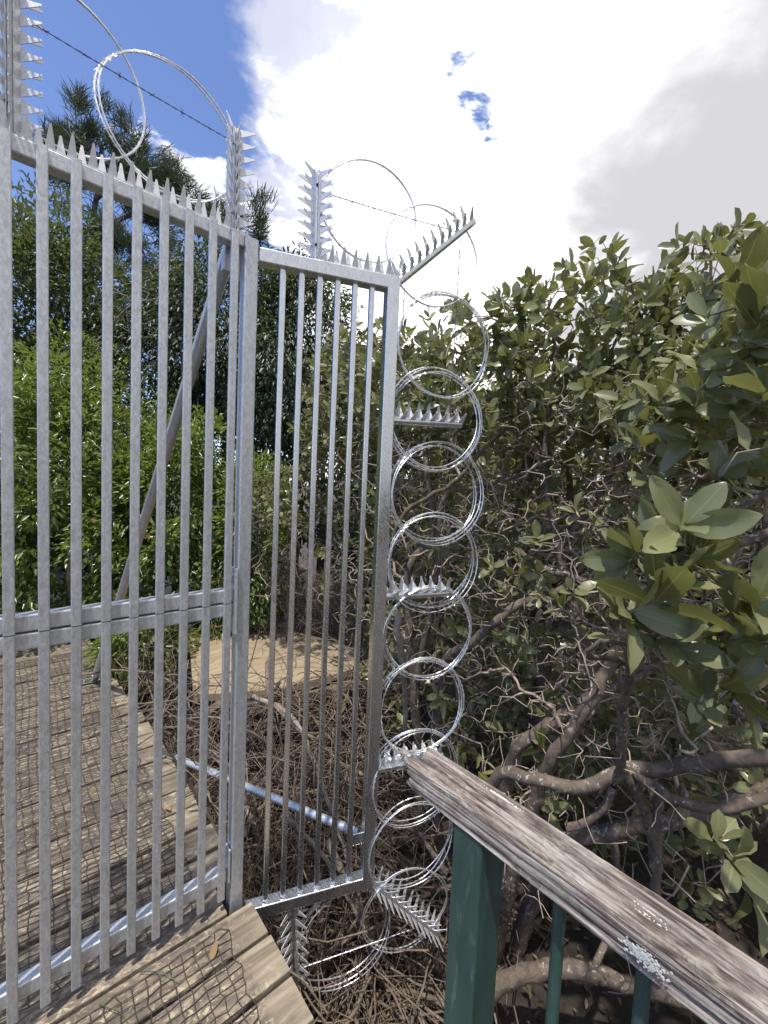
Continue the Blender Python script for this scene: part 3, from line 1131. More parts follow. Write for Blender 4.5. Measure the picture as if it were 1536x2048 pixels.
Vall = np.concatenate([Vr.reshape(-1, 3), [[.0965, ys[0] + .001, .9205]], [[.0965, ys[-1], .9205]]])
c0 = len(Vall) - 2
capf = np.stack([np.full(K, c0), np.arange(K), (np.arange(K) + 1) % K], -1)
capb = np.stack([np.full(K, c0 + 1), (len(ys) - 1) * K + (np.arange(K) + 1) % K, (len(ys) - 1) * K + np.arange(K)], -1)
rail = mesh_np('timber_rail', Vall, [Fr, capf, capb], 'rail_wood', hr, smooth=True, sharp=50)
for (lx, ly, lz, sx, sy, nb, top) in ((.132, -1.0, .9505, .010, .036, 420, 1), (.0485, -1.30, .922, .011, .026, 260, 0), (.10, -1.29, .9505, .010, .022, 160, 1)):
    lb = MB()
    for _ in range(nb):
        a_, b_ = random.gauss(0, 1) * .5, random.gauss(0, 1) * .5
        r_ = random.uniform(.0009, .0026)
        c_ = np.array((lx + sx * a_, ly + sy * b_, lz - .002)) if top else np.array((lx, ly + sy * b_, lz + sx * a_))
        V_ = []
        for th in range(6):
            V_.append(c_ + r_ * np.array((math.cos(th * 1.047), math.sin(th * 1.047), -.3) if top else (-.0, math.cos(th * 1.047), math.sin(th * 1.047))))
        V_.append(c_ + (np.array((0, 0, r_ * .35)) if top else np.array((-r_ * .7, 0, 0))))
        lb.add(V_, [(th, (th + 1) % 6, 6) for th in range(6)])
    lo = lb.build('lichen', 'lichen', rail, sharp=None)
for py in (-.971, -2.45):
    b = MB(); b.bar((.1, py, -.75), (.1, py, .894), .088, .074, side=(1, 0, 0), rad=.006, seg=3); b.build('post', 'green_paint', hr)
yy_ = -1.152
while yy_ > -2.4:
    b = MB(); b.tube([(.1, yy_, -.02), (.1, yy_, .45), (.1, yy_, .893)], .0115, 12); b.build('baluster', 'green_paint', hr)
    yy_ -= .138
b = MB(); b.bar((.1, -3.1, -.04), (.1, -.93, -.04), .04, .04, side=(1, 0, 0)); b.build('bottom_rail', 'green_paint', hr)

# ------------------------------------------------------------------ old timber platform in the scrub
pf = thing('timber_platform', 'broad tan timber sheet platform lying in the dead scrub behind the panel', 'platform', (1.0, 2.0, -.2))
cn = [(.33, 1.70), (.85, 1.40), (1.50, 1.32), (1.80, 1.62), (1.46, 2.56), (.66, 2.95)]
ct = (1.05, 2.0)
b = MB()
zt = [.01, .025, .045, .06, .06, .03]
V_ = [(x_, y_, z_) for (x_, y_), z_ in zip(cn, zt)] + [(ct[0], ct[1], .056)] + [(x_ , y_ , z_ - .055) for (x_, y_), z_ in zip(cn, zt)]
b.add(V_, [(i, (i + 1) % 6, 6) for i in range(6)] + [(7 + i, 7 + (i + 1) % 6, (i + 1) % 6, i) for i in range(6)])
b.build('sheet', 'platform_wood', pf)
b = MB(); b.bar((.30, 1.62, -.11), (1.55, 1.27, -.08), .07, .09, side=(0, 0, 1)); b.build('front_beam', 'beam_wood', pf)
b = MB(); b.bar((.18, 1.42, -.09), (.72, 1.72, -.03), .03, .07, side=(0, 0, 1)); b.build('loose_batten', 'beam_wood', pf)
for x_, y_ in ((.5, 1.7), (1.4, 1.45), (1.4, 2.3), (.75, 2.7)):
    b = MB(); b.bar((x_, y_, -1.1), (x_, y_, -.09), .09, .09, side=(1, 0, 0)); b.build('leg', 'beam_wood', pf)

# ------------------------------------------------------------------ mangroves
LIMBS = [
    (1, 0.024, 0.028, [(0.92,-0.37,0.09),(0.89,-0.52,0.4),(0.9,-0.63,0.46),(0.96,-0.74,0.45),(1.02,-0.82,0.47),(1.06,-0.89,0.53),(1.1,-0.95,0.58),(1.15,-1.02,0.59),(1.17,-1.14,0.68),(1.22,-1.31,0.77),(1.28,-1.42,0.84)]),
    (1, 0.025, 0.006, [(1.23,-1.02,0.16),(1.19,-1.0,0.36),(1.08,-0.93,0.57),(0.95,-0.95,0.73),(0.86,-0.99,0.9),(0.8,-1.0,0.96),(0.66,-1.06,1.11),(0.53,-1.09,1.21),(0.48,-1.15,1.27),(0.5,-1.21,1.29),(0.56,-1.27,1.31),(0.62,-1.34,1.34)]),
    (1, 0.020, 0.017, [(1.1,-0.95,0.58),(1.11,-0.99,0.56),(1.12,-1.06,0.53),(1.15,-1.13,0.52),(1.18,-1.22,0.55),(1.22,-1.31,0.63),(1.28,-1.42,0.76)]),
    (1, 0.045, 0.016, [(1.28,-0.3,-0.96),(1.2,-0.44,-0.26),(1.14,-0.6,0.37),(1.15,-0.67,0.54),(1.17,-0.74,0.7),(1.24,-0.79,0.87),(1.33,-0.79,1.0),(1.41,-0.71,1.15),(1.4,-0.57,1.19),(1.36,-0.4,1.23),(1.39,-0.22,1.29)]),
    (1, 0.026, 0.006, [(1.33,-0.79,1.0),(1.49,-0.85,1.17),(1.61,-0.94,1.35),(1.76,-0.98,1.6),(1.86,-0.98,1.84),(1.97,-0.91,2.2),(2.02,-0.86,2.61),(2.01,-0.84,2.87)]),
    (2, 0.030, 0.018, [(1.32,-0.16,-0.48),(1.24,-0.37,0.22),(1.22,-0.41,0.35),(1.27,-0.51,0.47),(1.33,-0.62,0.6),(1.42,-0.69,0.67),(1.65,-0.88,0.82)]),
    (1, 0.016, 0.016, [(1.01,-0.76,0.27),(1.06,-0.83,0.32),(1.08,-0.88,0.42),(1.07,-0.9,0.5)]),
    (2, 0.040, 0.034, [(1.43,-0.51,-0.24),(1.48,-0.61,-0.13),(1.57,-0.75,-0.04),(1.66,-0.88,0.04),(1.68,-0.97,0.09),(1.82,-1.2,0.3),(1.92,-1.4,0.48)]),
    (1, 0.017, 0.015, [(1.4,-1.02,-0.41),(1.34,-1.01,-0.15),(1.23,-1.02,0.16),(1.17,-1.02,0.52)]),
    (2, 0.040, 0.030, [(0.91,-0.43,-0.75),(0.98,-0.54,-0.59),(1.08,-0.65,-0.51),(1.22,-0.8,-0.47),(1.37,-0.94,-0.52),(1.53,-1.14,-0.53)]),
    (2, 0.016, 0.014, [(1.24,-0.82,-0.48),(1.26,-0.82,-0.44),(1.33,-0.83,-0.38),(1.47,-0.81,-0.25),(1.57,-0.75,-0.04)]),
    (3, 0.014, 0.007, [(0.97,0.4,1.14),(1.01,0.26,1.45),(1.07,0.15,1.55),(1.14,0.02,1.64),(1.21,-0.09,1.8),(1.39,-0.16,1.98)]),
    (3, 0.030, 0.008, [(1.35,0.37,-0.12),(1.26,0.35,0.32),(1.26,0.25,0.83),(1.22,0.18,1.13),(1.18,0.12,1.55),(1.3,-0.05,1.62),(1.41,-0.21,1.7),(1.64,-0.4,1.76)]),
    (3, 0.030, 0.018, [(1.33,0.24,-0.24),(1.23,0.11,0.36),(1.14,0.01,0.66),(1.18,-0.14,0.81),(1.24,-0.25,0.95),(1.32,-0.31,1.03),(1.44,-0.41,1.09),(1.73,-0.65,1.25)]),
    (3, 0.022, 0.006, [(1.26,0.35,0.32),(1.19,0.37,0.75),(1.17,0.36,1.13),(1.29,0.27,1.35),(1.24,0.35,1.84),(1.32,0.31,2.21),(1.26,0.24,2.42)]),
    (1, 0.017, 0.010, [(0.99,-1.38,1.55),(0.96,-1.28,1.51),(0.92,-1.23,1.49),(0.85,-1.2,1.51),(0.78,-1.19,1.58),(0.75,-1.2,1.65)]),
    (1, 0.014, 0.010, [(1.0,-1.37,1.67),(0.96,-1.31,1.64),(0.92,-1.24,1.6),(0.85,-1.19,1.53)]),
    (1, 0.008, 0.005, [(0.62,-1.05,1.14),(0.48,-1.03,1.19),(0.41,-1.04,1.22),(0.41,-1.07,1.25),(0.44,-1.12,1.25),(0.46,-1.16,1.29)]),
    (1, 0.008, 0.005, [(0.61,-1.08,1.15),(0.59,-1.15,1.17),(0.56,-1.2,1.22),(0.55,-1.22,1.25)]),
    (1, 0.004, 0.003, [(0.46,-1.17,1.28),(0.47,-1.17,1.24),(0.49,-1.2,1.17),(0.51,-1.22,1.15)]),
    (1, 0.004, 0.003, [(0.56,-1.24,1.13),(0.56,-1.24,1.1),(0.6,-1.27,1.06),(0.65,-1.3,1.03)]),
    (2, 0.012, 0.014, [(1.35,-1.27,1.03),(1.28,-1.21,0.9),(1.28,-1.22,0.85),(1.29,-1.29,0.86),(1.35,-1.41,0.93)]),
    (2, 0.022, 0.008, [(1.65,-0.88,0.82),(1.82,-1.01,0.99),(1.89,-1.13,1.2),(1.89,-1.16,1.62),(1.87,-1.11,1.95),(1.84,-1.06,2.28)]),
    (2, 0.022, 0.007, [(1.42,-0.69,0.67),(1.55,-0.52,0.93),(1.57,-0.38,1.3),(1.56,-0.27,1.7),(1.59,-0.26,2.12),(1.56,-0.28,2.43),(1.41,-0.26,2.6)]),
    (2, 0.018, 0.006, [(1.57,-0.38,1.3),(1.74,-0.5,1.63),(1.81,-0.6,1.98),(1.82,-0.64,2.36),(1.71,-0.58,2.7)]),
]
NEAR = [(0.44, -1.15, 1.45), (0.43, -1.13, 1.48), (0.49, -1.2, 1.5), (0.5, -1.23, 1.47), (0.51, -1.17, 1.5), (0.41, -1.12, 1.31), (0.44, -1.17, 1.31), (0.45, -1.2, 1.3), (0.52, -1.28, 1.34), (0.54, -1.31, 1.35), (0.52, -1.23, 1.27), (0.57, -1.24, 1.14), (0.58, -1.27, 1.26), (0.54, -1.33, 1.4), (0.61, -1.34, 1.28), (0.63, -1.29, 1.16), (0.73, -1.21, 1.66), (0.79, -1.26, 1.67), (0.68, -1.3, 1.73), (0.81, -1.13, 1.88), (0.91, -1.01, 1.93), (0.8, -1.18, 1.97), (0.72, -1.25, 1.98), (0.68, -1.27, 2.05), (0.77, -1.2, 2.17), (0.69, -1.27, 2.12), (0.78, -1.24, 1.86), (0.85, -1.17, 1.8), (0.69, -1.29, 1.87), (0.91, -1.09, 1.78), (0.88, -1.29, 0.59), (0.91, -1.25, 0.61), (0.92, -1.34, 0.48), (1.03, -0.99, 1.77), (1.03, -0.93, 1.8)]


def ell_shell(c_, r_, n, inner=.55, zlo=-.6, face=None):
    """points in the outer shell of an ellipsoid crown"""
    out = []
    while len(out) < n:
        d = rng.normal(0, 1, 3); d /= np.linalg.norm(d)
        if d[2] < zlo:
            continue
        if face is not None and d[:2] @ np.asarray(face) < -.35 and rng.random() < .7:
            continue
        rr = inner + (1.0 - inner) * rng.random() ** .6
        out.append(np.asarray(c_) + d * np.asarray(r_) * rr * (1 + .12 * rng.normal()))
    return np.array(out)


def shoots(c_, r_, n):
    """tips that stick out above a crown"""
    a = rng.random(n) * 6.283
    q = rng.random(n) ** .5 * .85
    return np.asarray(c_) + np.stack([np.cos(a) * q * r_[0], np.sin(a) * q * r_[1], r_[2] * (np.sqrt(1 - q * q) + .08 + .28 * rng.random(n))], 1)


def box_pts(lo, hi, n):
    return np.asarray(lo) + rng.random((n, 3)) * (np.asarray(hi) - np.asarray(lo))


LEAF_MESH = []
for q in range(8):
    T_ = _leaf_fine(.40 + .12 * random.random(), .05 + .35 * random.random(), -.08 + .36 * random.random(), .02 + .03 * random.random())
    me_o = mesh_np('leaf', T_[0], [T_[1], T_[2]], 'mangrove_leaf', None, rnd=np.full(len(T_[0]), (q + .4) / 8 * .97), rib=np.abs(T_[0][:, 1]) < 1e-6)
    LEAF_MESH.append(me_o.data)
    bpy.data.objects.remove(me_o)


def mangrove(label, chains, leafy, bare, nparts, leaf=.095, per=6, r_tip=.0021, face=(-.8, -.6), step=.045, low=None, special=None, mat='mangrove_bark', group='mangrove trees beside the deck'):
    base = min((p for c_ in chains for p in c_[0]), key=lambda p: p[2])
    t_ = thing('mangrove_tree', label, 'tree', tuple(base))
    t_['group'] = group
    tg = [leafy]
    if bare is not None:
        tg.append(bare)
    if low is not None:
        tg.insert(1, low)
    if special is not None:
        tg.insert(0, special)
    T_ = np.concatenate(tg)
    ch, rd, td = grow(chains, T_, r_tip, step=step, bow=.2, jit=.28)
    nc = len(chains)
    branch_mesh('trunk', ch[:nc], rd[:nc], mat, t_)
    branch_mesh('branches', ch[nc:], rd[nc:], 'mangrove_twig', t_)
    nl = len(T_) - (len(bare) if bare is not None else 0)
    fc = np.array([face[0], face[1], .3])
    pos, F, Nn, sz = rosettes(T_[:nl], td[:nl] * .7 + fc * .35, per, leaf)
    if special is not None:
        ns = len(special) * per
        sz[:ns] = np.clip(sz[:ns] * 1.25, .08, .135)
    rnd = np.clip(rng.beta(2, 2.2, len(pos)), 0, .97)
    rnd[rng.random(len(pos)) < .012] = 1.0
    cv = np.array(CAM)
    dist = np.linalg.norm(pos - cv, axis=1)
    vis = (pos - cv) @ np.array(f0)
    app = sz / dist * (vis > 0)
    order = np.argsort(-app)
    part = order[:nparts]
    rest = order[nparts:]
    Fu, Su, Nu = frames(F, Nn)
    for i in part:
        me = LEAF_MESH[min(7, int(rnd[i] * 8))] if rnd[i] < .99 else LEAF_MESH[7]
        o = bpy.data.objects.new('leaf', me)
        mt = Matrix((Vector(Fu[i]), Vector(Su[i]), Vector(Nu[i]))).transposed() * sz[i]
        mt = mt.to_4x4(); mt.translation = Vector(pos[i])
        o.parent = t_
        o.matrix_parent_inverse = Matrix.Translation(-t_.location)
        o.matrix_basis = mt
        col.objects.link(o)
    h = rng.random(len(rest)) < .5
    for nm, T0, sel in (('foliage', LB, rest[h]), ('foliage', LB2, rest[~h])):
        if len(sel):
            foliage(nm, T0, pos[sel], F[sel], Nn[sel], sz[sel], 'mangrove_leaf', t_, rnd[sel])
    return t_


def lim(k_):
    return [(p, ra, rb) for (tr, ra, rb, p) in LIMBS if tr == k_]


near = np.array(NEAR)
near2 = np.concatenate([near + rng.normal(0, .035, near.shape) for _ in range(2)])
mangrove('near mangrove with big pale leaves overhanging the timber handrail', lim(1),
         np.concatenate([ell_shell((1.98, -.90, 2.22), (.42, .42, .52), 150), shoots((1.98, -.9, 2.22), (.45, .45, .52), 34), ell_shell((1.38, -1.10, 1.92), (.42, .33, .38), 110),
                         ell_shell((.95, -1.28, 2.0), (.25, .2, .32), 34)]),
         np.concatenate([box_pts((1.05, -1.2, .5), (1.9, -.5, 2.0), 650), box_pts((.9, -1.2, -.3), (1.6, -.4, .7), 130)]),
         300, leaf=.10, per=6, special=np.concatenate([near, near2[:6]]),
         low=box_pts((1.1, -1.2, .3), (1.7, -.5, 1.2), 14))
mangrove('mangrove with dense olive crown and dark leaning trunks behind the timber handrail', [([(1.4, -.05, -.95), (1.36, -.1, -.7), (1.32, -.16, -.48)], .036, .03), ([(1.42, -.35, -.95), (1.42, -.43, -.6), (1.43, -.51, -.24)], .045, .04)] + lim(2),
         np.concatenate([ell_shell((1.55, -.38, 2.16), (.42, .45, .50), 170), ell_shell((1.85, -.72, 2.15), (.4, .4, .55), 110), shoots((1.55, -.38, 2.16), (.45, .45, .5), 34)]),
         np.concatenate([box_pts((1.1, -.9, .6), (1.9, .1, 2.1), 900), box_pts((1.0, -.7, -.3), (1.8, .1, .9), 200)]),
         300, leaf=.088, low=box_pts((1.1, -.7, -.3), (1.9, .1, 1.6), 60))
mangrove('mangrove with pale forked limbs right behind the razor ring column', [([(1.5, .45, -.95), (1.42, .42, -.5), (1.35, .37, -.12)], .04, .03), ([(1.45, .15, -.95), (1.38, .2, -.6), (1.33, .24, -.24)], .04, .03)] + lim(3),
         np.concatenate([ell_shell((1.42, .08, 2.12), (.40, .42, .48), 160), ell_shell((1.38, .62, 2.15), (.38, .4, .5), 150), shoots((1.42, .1, 2.12), (.45, .45, .48), 26)]),
         np.concatenate([box_pts((1.0, -.2, .6), (1.7, 1.0, 2.1), 900), box_pts((.95, -.1, -.5), (1.7, .9, .7), 200)]),
         280, leaf=.082, low=box_pts((1.05, -.1, -.4), (1.9, .9, 1.6), 70), mat='mangrove_bark')
mangrove('mangrove rising behind the bars of the new side panel', [([(1.75, 1.5, -.9), (1.65, 1.45, -.2), (1.6, 1.35, .6), (1.5, 1.3, 1.3), (1.45, 1.25, 2.0), (1.4, 1.2, 2.5)], .04, .008), ([(1.6, 1.35, .6), (1.45, 1.0, 1.1), (1.4, .8, 1.7)], .02, .007), ([(1.6, 1.4, .5), (1.5, 1.7, 1.2), (1.55, 1.8, 1.9)], .02, .007)],
         np.concatenate([ell_shell((1.45, 1.25, 2.25), (.45, .55, .62), 330), ell_shell((1.55, 1.75, 1.9), (.35, .4, .5), 150)]),
         np.concatenate([box_pts((1.1, .8, .5), (1.9, 2.0, 1.9), 200)]), 150, leaf=.08, low=box_pts((1.2, .8, .6), (1.8, 1.9, 1.5), 40))
mangrove('low mangrove bush with yellowish leaves over the dead scrub', [([(1.4, 2.25, -.4), (1.3, 2.1, .3), (1.2, 1.95, 1.0), (1.15, 1.85, 1.5)], .022, .006), ([(1.3, 2.1, .3), (1.0, 2.05, .9), (.9, 2.0, 1.3)], .012, .005)],
         ell_shell((1.15, 1.95, 1.4), (.38, .4, .42), 110), box_pts((.8, 1.6, .6), (1.5, 2.2, 1.4), 90), 80, leaf=.075)
FAR = [((3.1, -2.0, -.9), 2.3, .75, 'far mangrove crown seen past the near overhanging mangrove'), ((3.3, -.7, -.9), 2.35, .85, 'far mangrove crown beyond the dark leaning trunks'),
       ((3.0, .5, -.9), 2.25, .85, 'far mangrove crown beyond the pale forked limbs'), ((2.9, 1.8, -.9), 2.4, .85, 'far mangrove crown beyond the side panel bars'),
       ((2.5, -1.4, -.9), 2.1, .6, 'mangrove crown close behind the near overhanging mangrove'), ((2.45, .0, -.9), 2.0, .6, 'mangrove crown close behind the olive crown'),
       ((2.3, 1.0, -.9), 2.0, .6, 'mangrove crown close behind the razor ring mangrove'),
       ((4.6, .1, -.9), 2.6, 1.1, 'farthest mangrove crown glimpsed through the tangled branches'), ((4.8, -1.8, -.9), 2.5, 1.1, 'farthest mangrove crown beyond the green handrail post'), ((4.4, 2.2, -.9), 2.6, 1.1, 'farthest mangrove crown behind the side panel')]
for (bx_, by_, bz_), zc_, rr_, lb_ in FAR:
    c0_ = np.array((bx_ - .1, by_, zc_))
    mangrove(lb_, [([(bx_, by_, bz_), (bx_ - .1, by_ + .1, 0), (bx_ + .05, by_, 1.0), (bx_ - .1, by_, zc_)], .07, .015), ([(bx_ - .05, by_ + .05, .5), (bx_ + .1, by_ - .5, 1.2), (bx_, by_ - .7, zc_)], .04, .01), ([(bx_, by_, .6), (bx_ - .2, by_ + .5, 1.3), (bx_ - .1, by_ + .6, zc_)], .04, .01)],
             ell_shell(c0_, (rr_, rr_, .55), 190, inner=.3, zlo=-.9), box_pts((bx_ - .6, by_ - .7, -.2), (bx_ + .4, by_ + .7, 1.7), 300), 0, leaf=.10, step=.12, r_tip=.003, group='mangroves farther back',
             low=box_pts((bx_ - .7, by_ - .8, -.6), (bx_ + .5, by_ + .8, 1.7), 200))


# ------------------------------------------------------------------ shrubs and trees behind the gate
def shrub(name, label, c_, r_, n, leaf, mat, clumps=60, csize=.3, T0=None, stem='dark_bark', base=None, droop=.35, cat='shrub', flat=.35, out_w=.8, zlo=-.95, inner=.65):
    T0 = LS if T0 is None else T0
    base = base if base is not None else (c_[0], c_[1], c_[2] - r_[2])
    t_ = thing(name, label, cat, base)
    cl = ell_shell(c_, r_, clumps, inner=inner, zlo=zlo)
    ch, rd, td = grow([([base, ((base[0] + c_[0]) / 2 + .05, (base[1] + c_[1]) / 2, (base[2] + c_[2]) / 2), tuple(c_)], .05 * max(r_), .02 * max(r_))], cl, .004, step=.15, bow=.15, jit=.2)
    branch_mesh('trunk', ch[:1], rd[:1], stem, t_)
    branch_mesh('branches', ch[1:], rd[1:], stem, t_)
    ci = rng.integers(0, len(cl), n)
    d = unit(rng.normal(0, 1, (n, 3)))
    rr = csize * (.35 + .65 * rng.random(n) ** .5) * (.7 + .6 * rng.random(len(cl)))[ci]
    pos = cl[ci] + d * rr[:, None] * np.array([1, 1, .85])
    outw = unit(pos - np.asarray(c_))
    F = unit(d * .6 + outw * out_w + rng.normal(0, .55, (n, 3)) + np.array([0, 0, -droop]))
    Nn = outw * .6 + np.array([0, 0, .8]) + rng.normal(0, flat, (n, 3))
    crnd = rng.random(len(cl))
    rnd = np.clip(.55 * rng.beta(2, 2, n) + .45 * crnd[ci], 0, .965)
    rnd[rng.random(n) < .01] = 1.0
    sz = leaf * (.6 + .7 * rng.random(n))
    foliage('crown', T0, pos, F, Nn, sz, mat, t_, rnd)
    return t_


shrub('hedge_shrub', 'glossy green leafy shrub overhanging the far end of the deck', (-.25, 4.05, 1.15), (.85, .75, 1.45), 14000, .074, 'hedge_leaf', 95, .24, base=(-.25, 4.05, -.3))
shrub('hedge_shrub', 'glossy green leafy shrub behind the diagonal pipe brace', (.62, 3.45, .95), (.75, .62, 1.25), 12500, .072, 'hedge_leaf', 80, .23, base=(.62, 3.45, -.4))
shrub('hedge_shrub', 'glossy green shrub with some reddish leaves beside the gate post', (1.25, 2.95, .85), (.5, .55, 1.0), 7500, .066, 'hedge_leaf', 60, .2, base=(1.25, 2.95, -.5))
shrub('hedge_shrub', 'glossy green leafy shrub growing under the bushy olive tree', (-1.5, 4.5, 1.2), (.9, .8, 1.5), 9000, .076, 'hedge_leaf', 80, .26, base=(-1.5, 4.5, -.3))
shrub('hedge_shrub', 'tall upright glossy shrub behind the lower hedge shrubs', (.15, 5.0, 1.9), (1.0, .8, 1.5), 10000, .074, 'hedge_leaf', 90, .28, base=(.15, 5.0, -.2))
shrub('low_shrub', 'low leafy shrub drooping beside the deck next to the brace foot', (.22, 2.72, .18), (.36, .3, .36), 1900, .062, 'hedge_leaf', 30, .14, base=(.22, 2.8, -.4))
shrub('olive_tree', 'bushy olive green tree against blue sky behind the gate bars', (-.5, 7.1, 3.5), (1.2, 1.1, 2.0), 26000, .095, 'olive_leaf', 170, .42, base=(-.5, 7.4, -.2), cat='tree')
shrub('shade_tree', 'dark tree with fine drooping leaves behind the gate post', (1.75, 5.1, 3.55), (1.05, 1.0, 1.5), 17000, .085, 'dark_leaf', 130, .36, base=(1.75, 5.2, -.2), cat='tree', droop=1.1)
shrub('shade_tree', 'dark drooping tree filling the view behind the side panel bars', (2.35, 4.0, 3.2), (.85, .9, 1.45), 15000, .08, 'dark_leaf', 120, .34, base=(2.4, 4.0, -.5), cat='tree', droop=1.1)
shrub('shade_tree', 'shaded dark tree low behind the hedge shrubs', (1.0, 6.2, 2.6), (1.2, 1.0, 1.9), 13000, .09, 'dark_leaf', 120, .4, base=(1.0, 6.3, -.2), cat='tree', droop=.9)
shrub('olive_tree', 'broad olive tree standing away from the tall needle leaved tree', (-2.2, 6.6, 2.9), (1.1, 1.1, 2.2), 20000, .10, 'olive_leaf', 150, .4, base=(-2.2, 6.7, -.2), cat='tree')
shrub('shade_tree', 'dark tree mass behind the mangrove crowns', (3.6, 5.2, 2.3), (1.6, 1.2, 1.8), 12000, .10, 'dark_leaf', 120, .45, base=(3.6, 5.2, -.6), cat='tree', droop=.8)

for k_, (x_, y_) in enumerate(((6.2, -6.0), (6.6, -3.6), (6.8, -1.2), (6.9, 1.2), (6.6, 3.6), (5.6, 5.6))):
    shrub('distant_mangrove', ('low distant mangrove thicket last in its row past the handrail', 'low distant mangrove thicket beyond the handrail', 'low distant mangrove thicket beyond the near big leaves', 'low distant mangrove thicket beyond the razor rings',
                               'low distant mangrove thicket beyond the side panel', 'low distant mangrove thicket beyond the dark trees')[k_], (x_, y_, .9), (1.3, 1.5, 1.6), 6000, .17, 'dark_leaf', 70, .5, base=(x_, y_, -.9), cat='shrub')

# the tall needle-leaved tree with bare crooked limbs
cas = thing('conifer_tree', 'tall needle leaved tree with bare crooked limbs and brushy top', 'tree', (.1, 7.9, -.2))
CH = [([(.05, 7.9, -.2), (.1, 7.9, 1.6), (.15, 7.91, 3.25), (.25, 7.9, 4.31), (.36, 7.86, 5.02), (.43, 8.03, 6.23), (.59, 8.25, 7.36), (.49, 8.38, 7.95)], .13, .02),
      ([(.36, 7.86, 5.02), (-.05, 8.12, 5.56), (-.35, 8.26, 5.66)], .05, .015), ([(.4, 7.87, 5.55), (.78, 7.72, 6.16), (1.45, 7.43, 6.5), (2.28, 6.97, 6.45)], .05, .015),
      ([(.45, 8.03, 6.49), (.97, 7.9, 7.05), (1.48, 7.58, 7.0)], .04, .012), ([(.3, 7.9, 4.5), (.9, 7.6, 4.9), (1.5, 7.2, 5.6)], .04, .012)]
ctips = np.array([(.49, 8.38, 7.85), (.18, 8.34, 7.35), (.83, 8.07, 7.65), (1.11, 7.79, 7.2), (1.48, 7.59, 7.0), (1.86, 7.37, 6.75), (2.28, 6.98, 6.55), (2.6, 6.66, 6.35), (.05, 8.2, 6.9), (.7, 7.63, 5.74), (.9, 8.0, 7.0), (1.3, 7.6, 6.5)])
cl = np.concatenate([ctips[rng.integers(0, len(ctips), 170)] + rng.normal(0, (.24, .24, .19), (170, 3)), box_pts((-.1, 7.3, 4.6), (2.0, 8.1, 6.2), 26)])
br_t = box_pts((-.4, 7.4, 4.0), (1.9, 8.2, 6.6), 130)
ch, rd, td = grow(CH, np.concatenate([cl, br_t]), .006, step=.14, bow=.22, jit=.3)
branch_mesh('trunk', ch[:5], rd[:5], 'dark_bark', cas)
branch_mesh('branches', ch[5:], rd[5:], 'dark_bark', cas)
ci = np.repeat(np.arange(len(cl)), 85)
n_ = len(ci)
F = unit(td[ci] * .9 + rng.normal(0, .42, (n_, 3)) + np.array([.1, 0, .45]))
foliage('crown', _needle(.045), cl[ci] + rng.normal(0, .07, (n_, 3)), F, rng.normal(0, 1, (n_, 3)), .17 + .14 * rng.random(n_), 'needle_leaf', cas)

# a bare dead shrub whose pale limbs show between the gate bars
dd = thing('dead_shrub', 'bare dead shrub with pale forked twigs in front of the dark trees', 'shrub', (.2, 5.9, -.2))
ch, rd, td = grow([([(.2, 5.6, -.2), (.22, 5.6, 1.8), (.26, 5.5, 3.3), (.46, 5.3, 3.8), (.77, 5.1, 4.0), (1.1, 5.0, 4.05)], .035, .008), ([(.3, 5.5, 3.5), (.6, 5.2, 3.45), (.95, 5.0, 3.65)], .012, .006)],
                  box_pts((.1, 4.7, 3.1), (1.6, 5.5, 4.6), 110), .0032, step=.1, bow=.22, jit=.3)
branch_mesh('trunk', ch[:2], rd[:2], 'pale_bark', dd)
branch_mesh('branches', ch[2:], rd[2:], 'pale_bark', dd)


# ------------------------------------------------------------------ dead scrub, sticks, litter
def twig_heap(name, label, n, sampler, lmin, lmax, r_, arch=.25, mat='dry_twig'):
    ch, rd = [], []
    for _ in range(n):
        p = sampler()
        az = rng.random() * 6.283
        el = rng.normal(.25, .45)
        d = np.array((math.cos(az) * math.cos(el), math.sin(az) * math.cos(el), math.sin(el)))
        L = lmin + (lmax - lmin) * rng.random() ** 1.8
        s = np.linspace(-.5, .5, 8)[:, None]
        side = np.cross(d, rng.normal(0, 1, 3)); side /= np.linalg.norm(side)
        P = p + d * s * L + side * (L * arch * rng.normal()) * (s * s) * 2 + np.array([0, 0, -1]) * (L * arch * 1.2 * rng.random()) * (s * s) * 2 + rng.normal(0, .012 * L, (8, 3))
        ch.append(P); rd.append(np.linspace(1, .45, 8) * r_ * (.5 + 1.1 * rng.random() ** 2.5))
    V, F = tubes_np(ch, rd, 3 if r_ < .008 else 6)
    o = mesh_np(name, V, [F], mat, None, kind='stuff')
    o['label'] = label
    o['category'] = 'twigs'
    return o


def samp_heap():
    while True:
        x_ = rng.uniform(.08, 1.5); y_ = rng.uniform(-.45, 3.0)
        if x_ > .75 and y_ < .7 and rng.random() < .8:
            continue
        g = float(ground_h(np.array(x_), np.array(y_)))
        top = .30 - .9 * max(0, .9 - y_) * .85
        if .3 < x_ < 1.85 and 1.2 < y_ < 2.95 and rng.random() < .96:
            continue
        z_ = g + max(.12, top - g) * rng.random() ** 1.5
        return np.array((x_, y_, z_))


def samp_back():
    x_ = rng.uniform(.75, 2.1); y_ = 3.4 - .75 * x_ + rng.normal(0, .22)
    return np.array((x_, y_ + .35, rng.uniform(-.1, .85) * (1 if x_ < 1.6 else .7)))


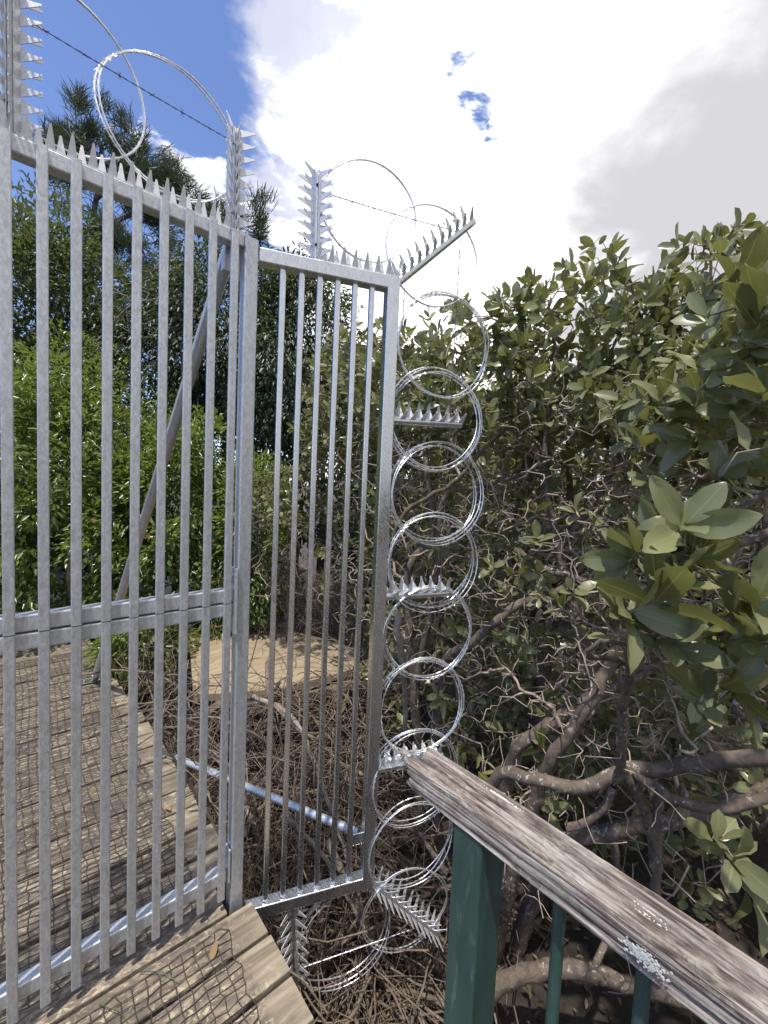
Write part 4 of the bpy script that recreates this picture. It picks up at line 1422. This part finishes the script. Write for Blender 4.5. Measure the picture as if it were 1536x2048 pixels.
twig_heap('twig_thicket', 'tangle of dead brown twigs and roots between the deck and the mangroves', 1900, samp_heap, .25, 1.1, .0042, arch=.4)
twig_heap('root_tangle', 'thicker bent grey brown roots among the dead twigs beside the deck', 210, samp_heap, .5, 1.3, .0105, arch=.5, mat='beam_bark')
twig_heap('twig_thicket', 'reddish brown heap of dead twigs behind the timber sheet platform', 1500, samp_back, .25, .8, .0036)
STK = [([(.60, .32, -.30), (.65, .16, -.49), (.70, .02, -.71), (.79, -.15, -1.0)], .021, 'bare grey fallen pole standing in mud below the side panel'),
       ([(.50, 1.05, .22), (.63, .76, .16), (.64, .46, -.07), (.68, .26, -.37), (.70, .1, -.6)], .016, 'crooked grey stick leaning under the low pipe brace'),
       ([(.20, .95, .02), (.28, .80, -.12), (.33, .60, -.30), (.42, .35, -.62)], .018, 'thick pale bent root below the deck edge by the gate post'),
       ([(.35, .30, -.05), (.48, .18, -.22), (.62, -.02, -.55), (.75, -.2, -.8)], .012, 'thin brown stick slanting through the side panel bottom'),
       ([(.86, .12, .95), (.85, .10, .86), (.89, .11, .74), (.97, .16, .55), (1.1, .25, .1)], .020, 'sawn off pale mangrove stub close behind the razor rings')]
for pts, r_, lb_ in STK:
    ch, rd, td = grow([(pts, r_, r_ * .6)], np.zeros((0, 3)), .003, step=.04)
    V, F = tubes_np(ch, rd, 8)
    o = mesh_np('fallen_branch', V, [F], 'pale_bark', None)
    tag(o, lb_, 'branch')
# fallen leaves over the mud
n_ = 4200
lx = rng.uniform(.05, 3.2, n_); ly = rng.uniform(-2.2, 3.2, n_)
pos = np.stack([lx, ly, ground_h(lx, ly) + .02 + .05 * rng.random(n_) ** 2], 1)
o = foliage('leaf_litter', LS, pos, unit(rng.normal(0, 1, (n_, 3)) * np.array([1, 1, .35])), np.array([0, 0, 1.]) + rng.normal(0, .45, (n_, 3)), .03 + .035 * rng.random(n_), 'litter_leaf', None)
o['label'] = 'brown fallen leaves scattered over the mud under the mangroves'; o['category'] = 'leaf litter'
# grass by the brace foot
n_ = 420
gx_ = rng.normal(.02, .10, n_); gy_ = rng.normal(2.62, .16, n_)
gx_ = np.maximum(gx_, -.06)
pos = np.stack([gx_, gy_, -.14 + 0 * gx_], 1)
F = unit(np.stack([rng.normal(.1, .45, n_), rng.normal(-.1, .45, n_), np.full(n_, 1.0)], 1))
o = foliage('grass_tuft', _needle(.03), pos, F, rng.normal(0, 1, (n_, 3)), .18 + .25 * rng.random(n_), 'grass_blade', None)
o['label'] = 'tuft of green and straw grass beside the brace foot'; o['category'] = 'grass'
# dry leaves and straws on the boards
DL = [((-.135, -.10, .012), .055, 'pale curled dry leaf on the deck just under the gate right end'), ((-.31, .22, .012), .06, 'reddish dry leaf caught behind the gate bottom rail'),
      ((-.42, -.22, .012), .05, 'small dry leaf on the netting in front of the gate middle'), ((-.10, .62, .010), .05, 'small dry leaf near the deck edge beyond the gate post')]
for p, s_, lb_ in DL:
    T_ = _leaf_big(.42, .5, .55)
    az = random.uniform(0, 6.28)
    V = T_[0] * s_
    V = np.stack([V[:, 0] * math.cos(az) - V[:, 1] * math.sin(az), V[:, 0] * math.sin(az) + V[:, 1] * math.cos(az), V[:, 2] * .35 + s_ * .12], 1) + np.array(p) - np.array([0, 0, .004])
    o = mesh_np('dry_leaf', V, [T_[1], T_[2]], 'dry_leaf', None, rnd=np.full(len(V), random.uniform(.3, 1)))
    tag(o, lb_, 'leaf')
for p0_, p1_, lb_ in (((-.36, -.04, .012), (-.27, -.15, .010), 'straw stalk on the deck under the gate middle bars'), ((-.47, -.06, .010), (-.40, -.21, .012), 'straw stalk lying across the netting under the outer gate bars')):
    b = MB(); b.tube([p0_, tuple((np.array(p0_) + np.array(p1_)) / 2 + np.array((.008, .004, .012))), p1_], .0014, 4)
    tag(b.build('straw', 'grass_blade'), lb_, 'straw')
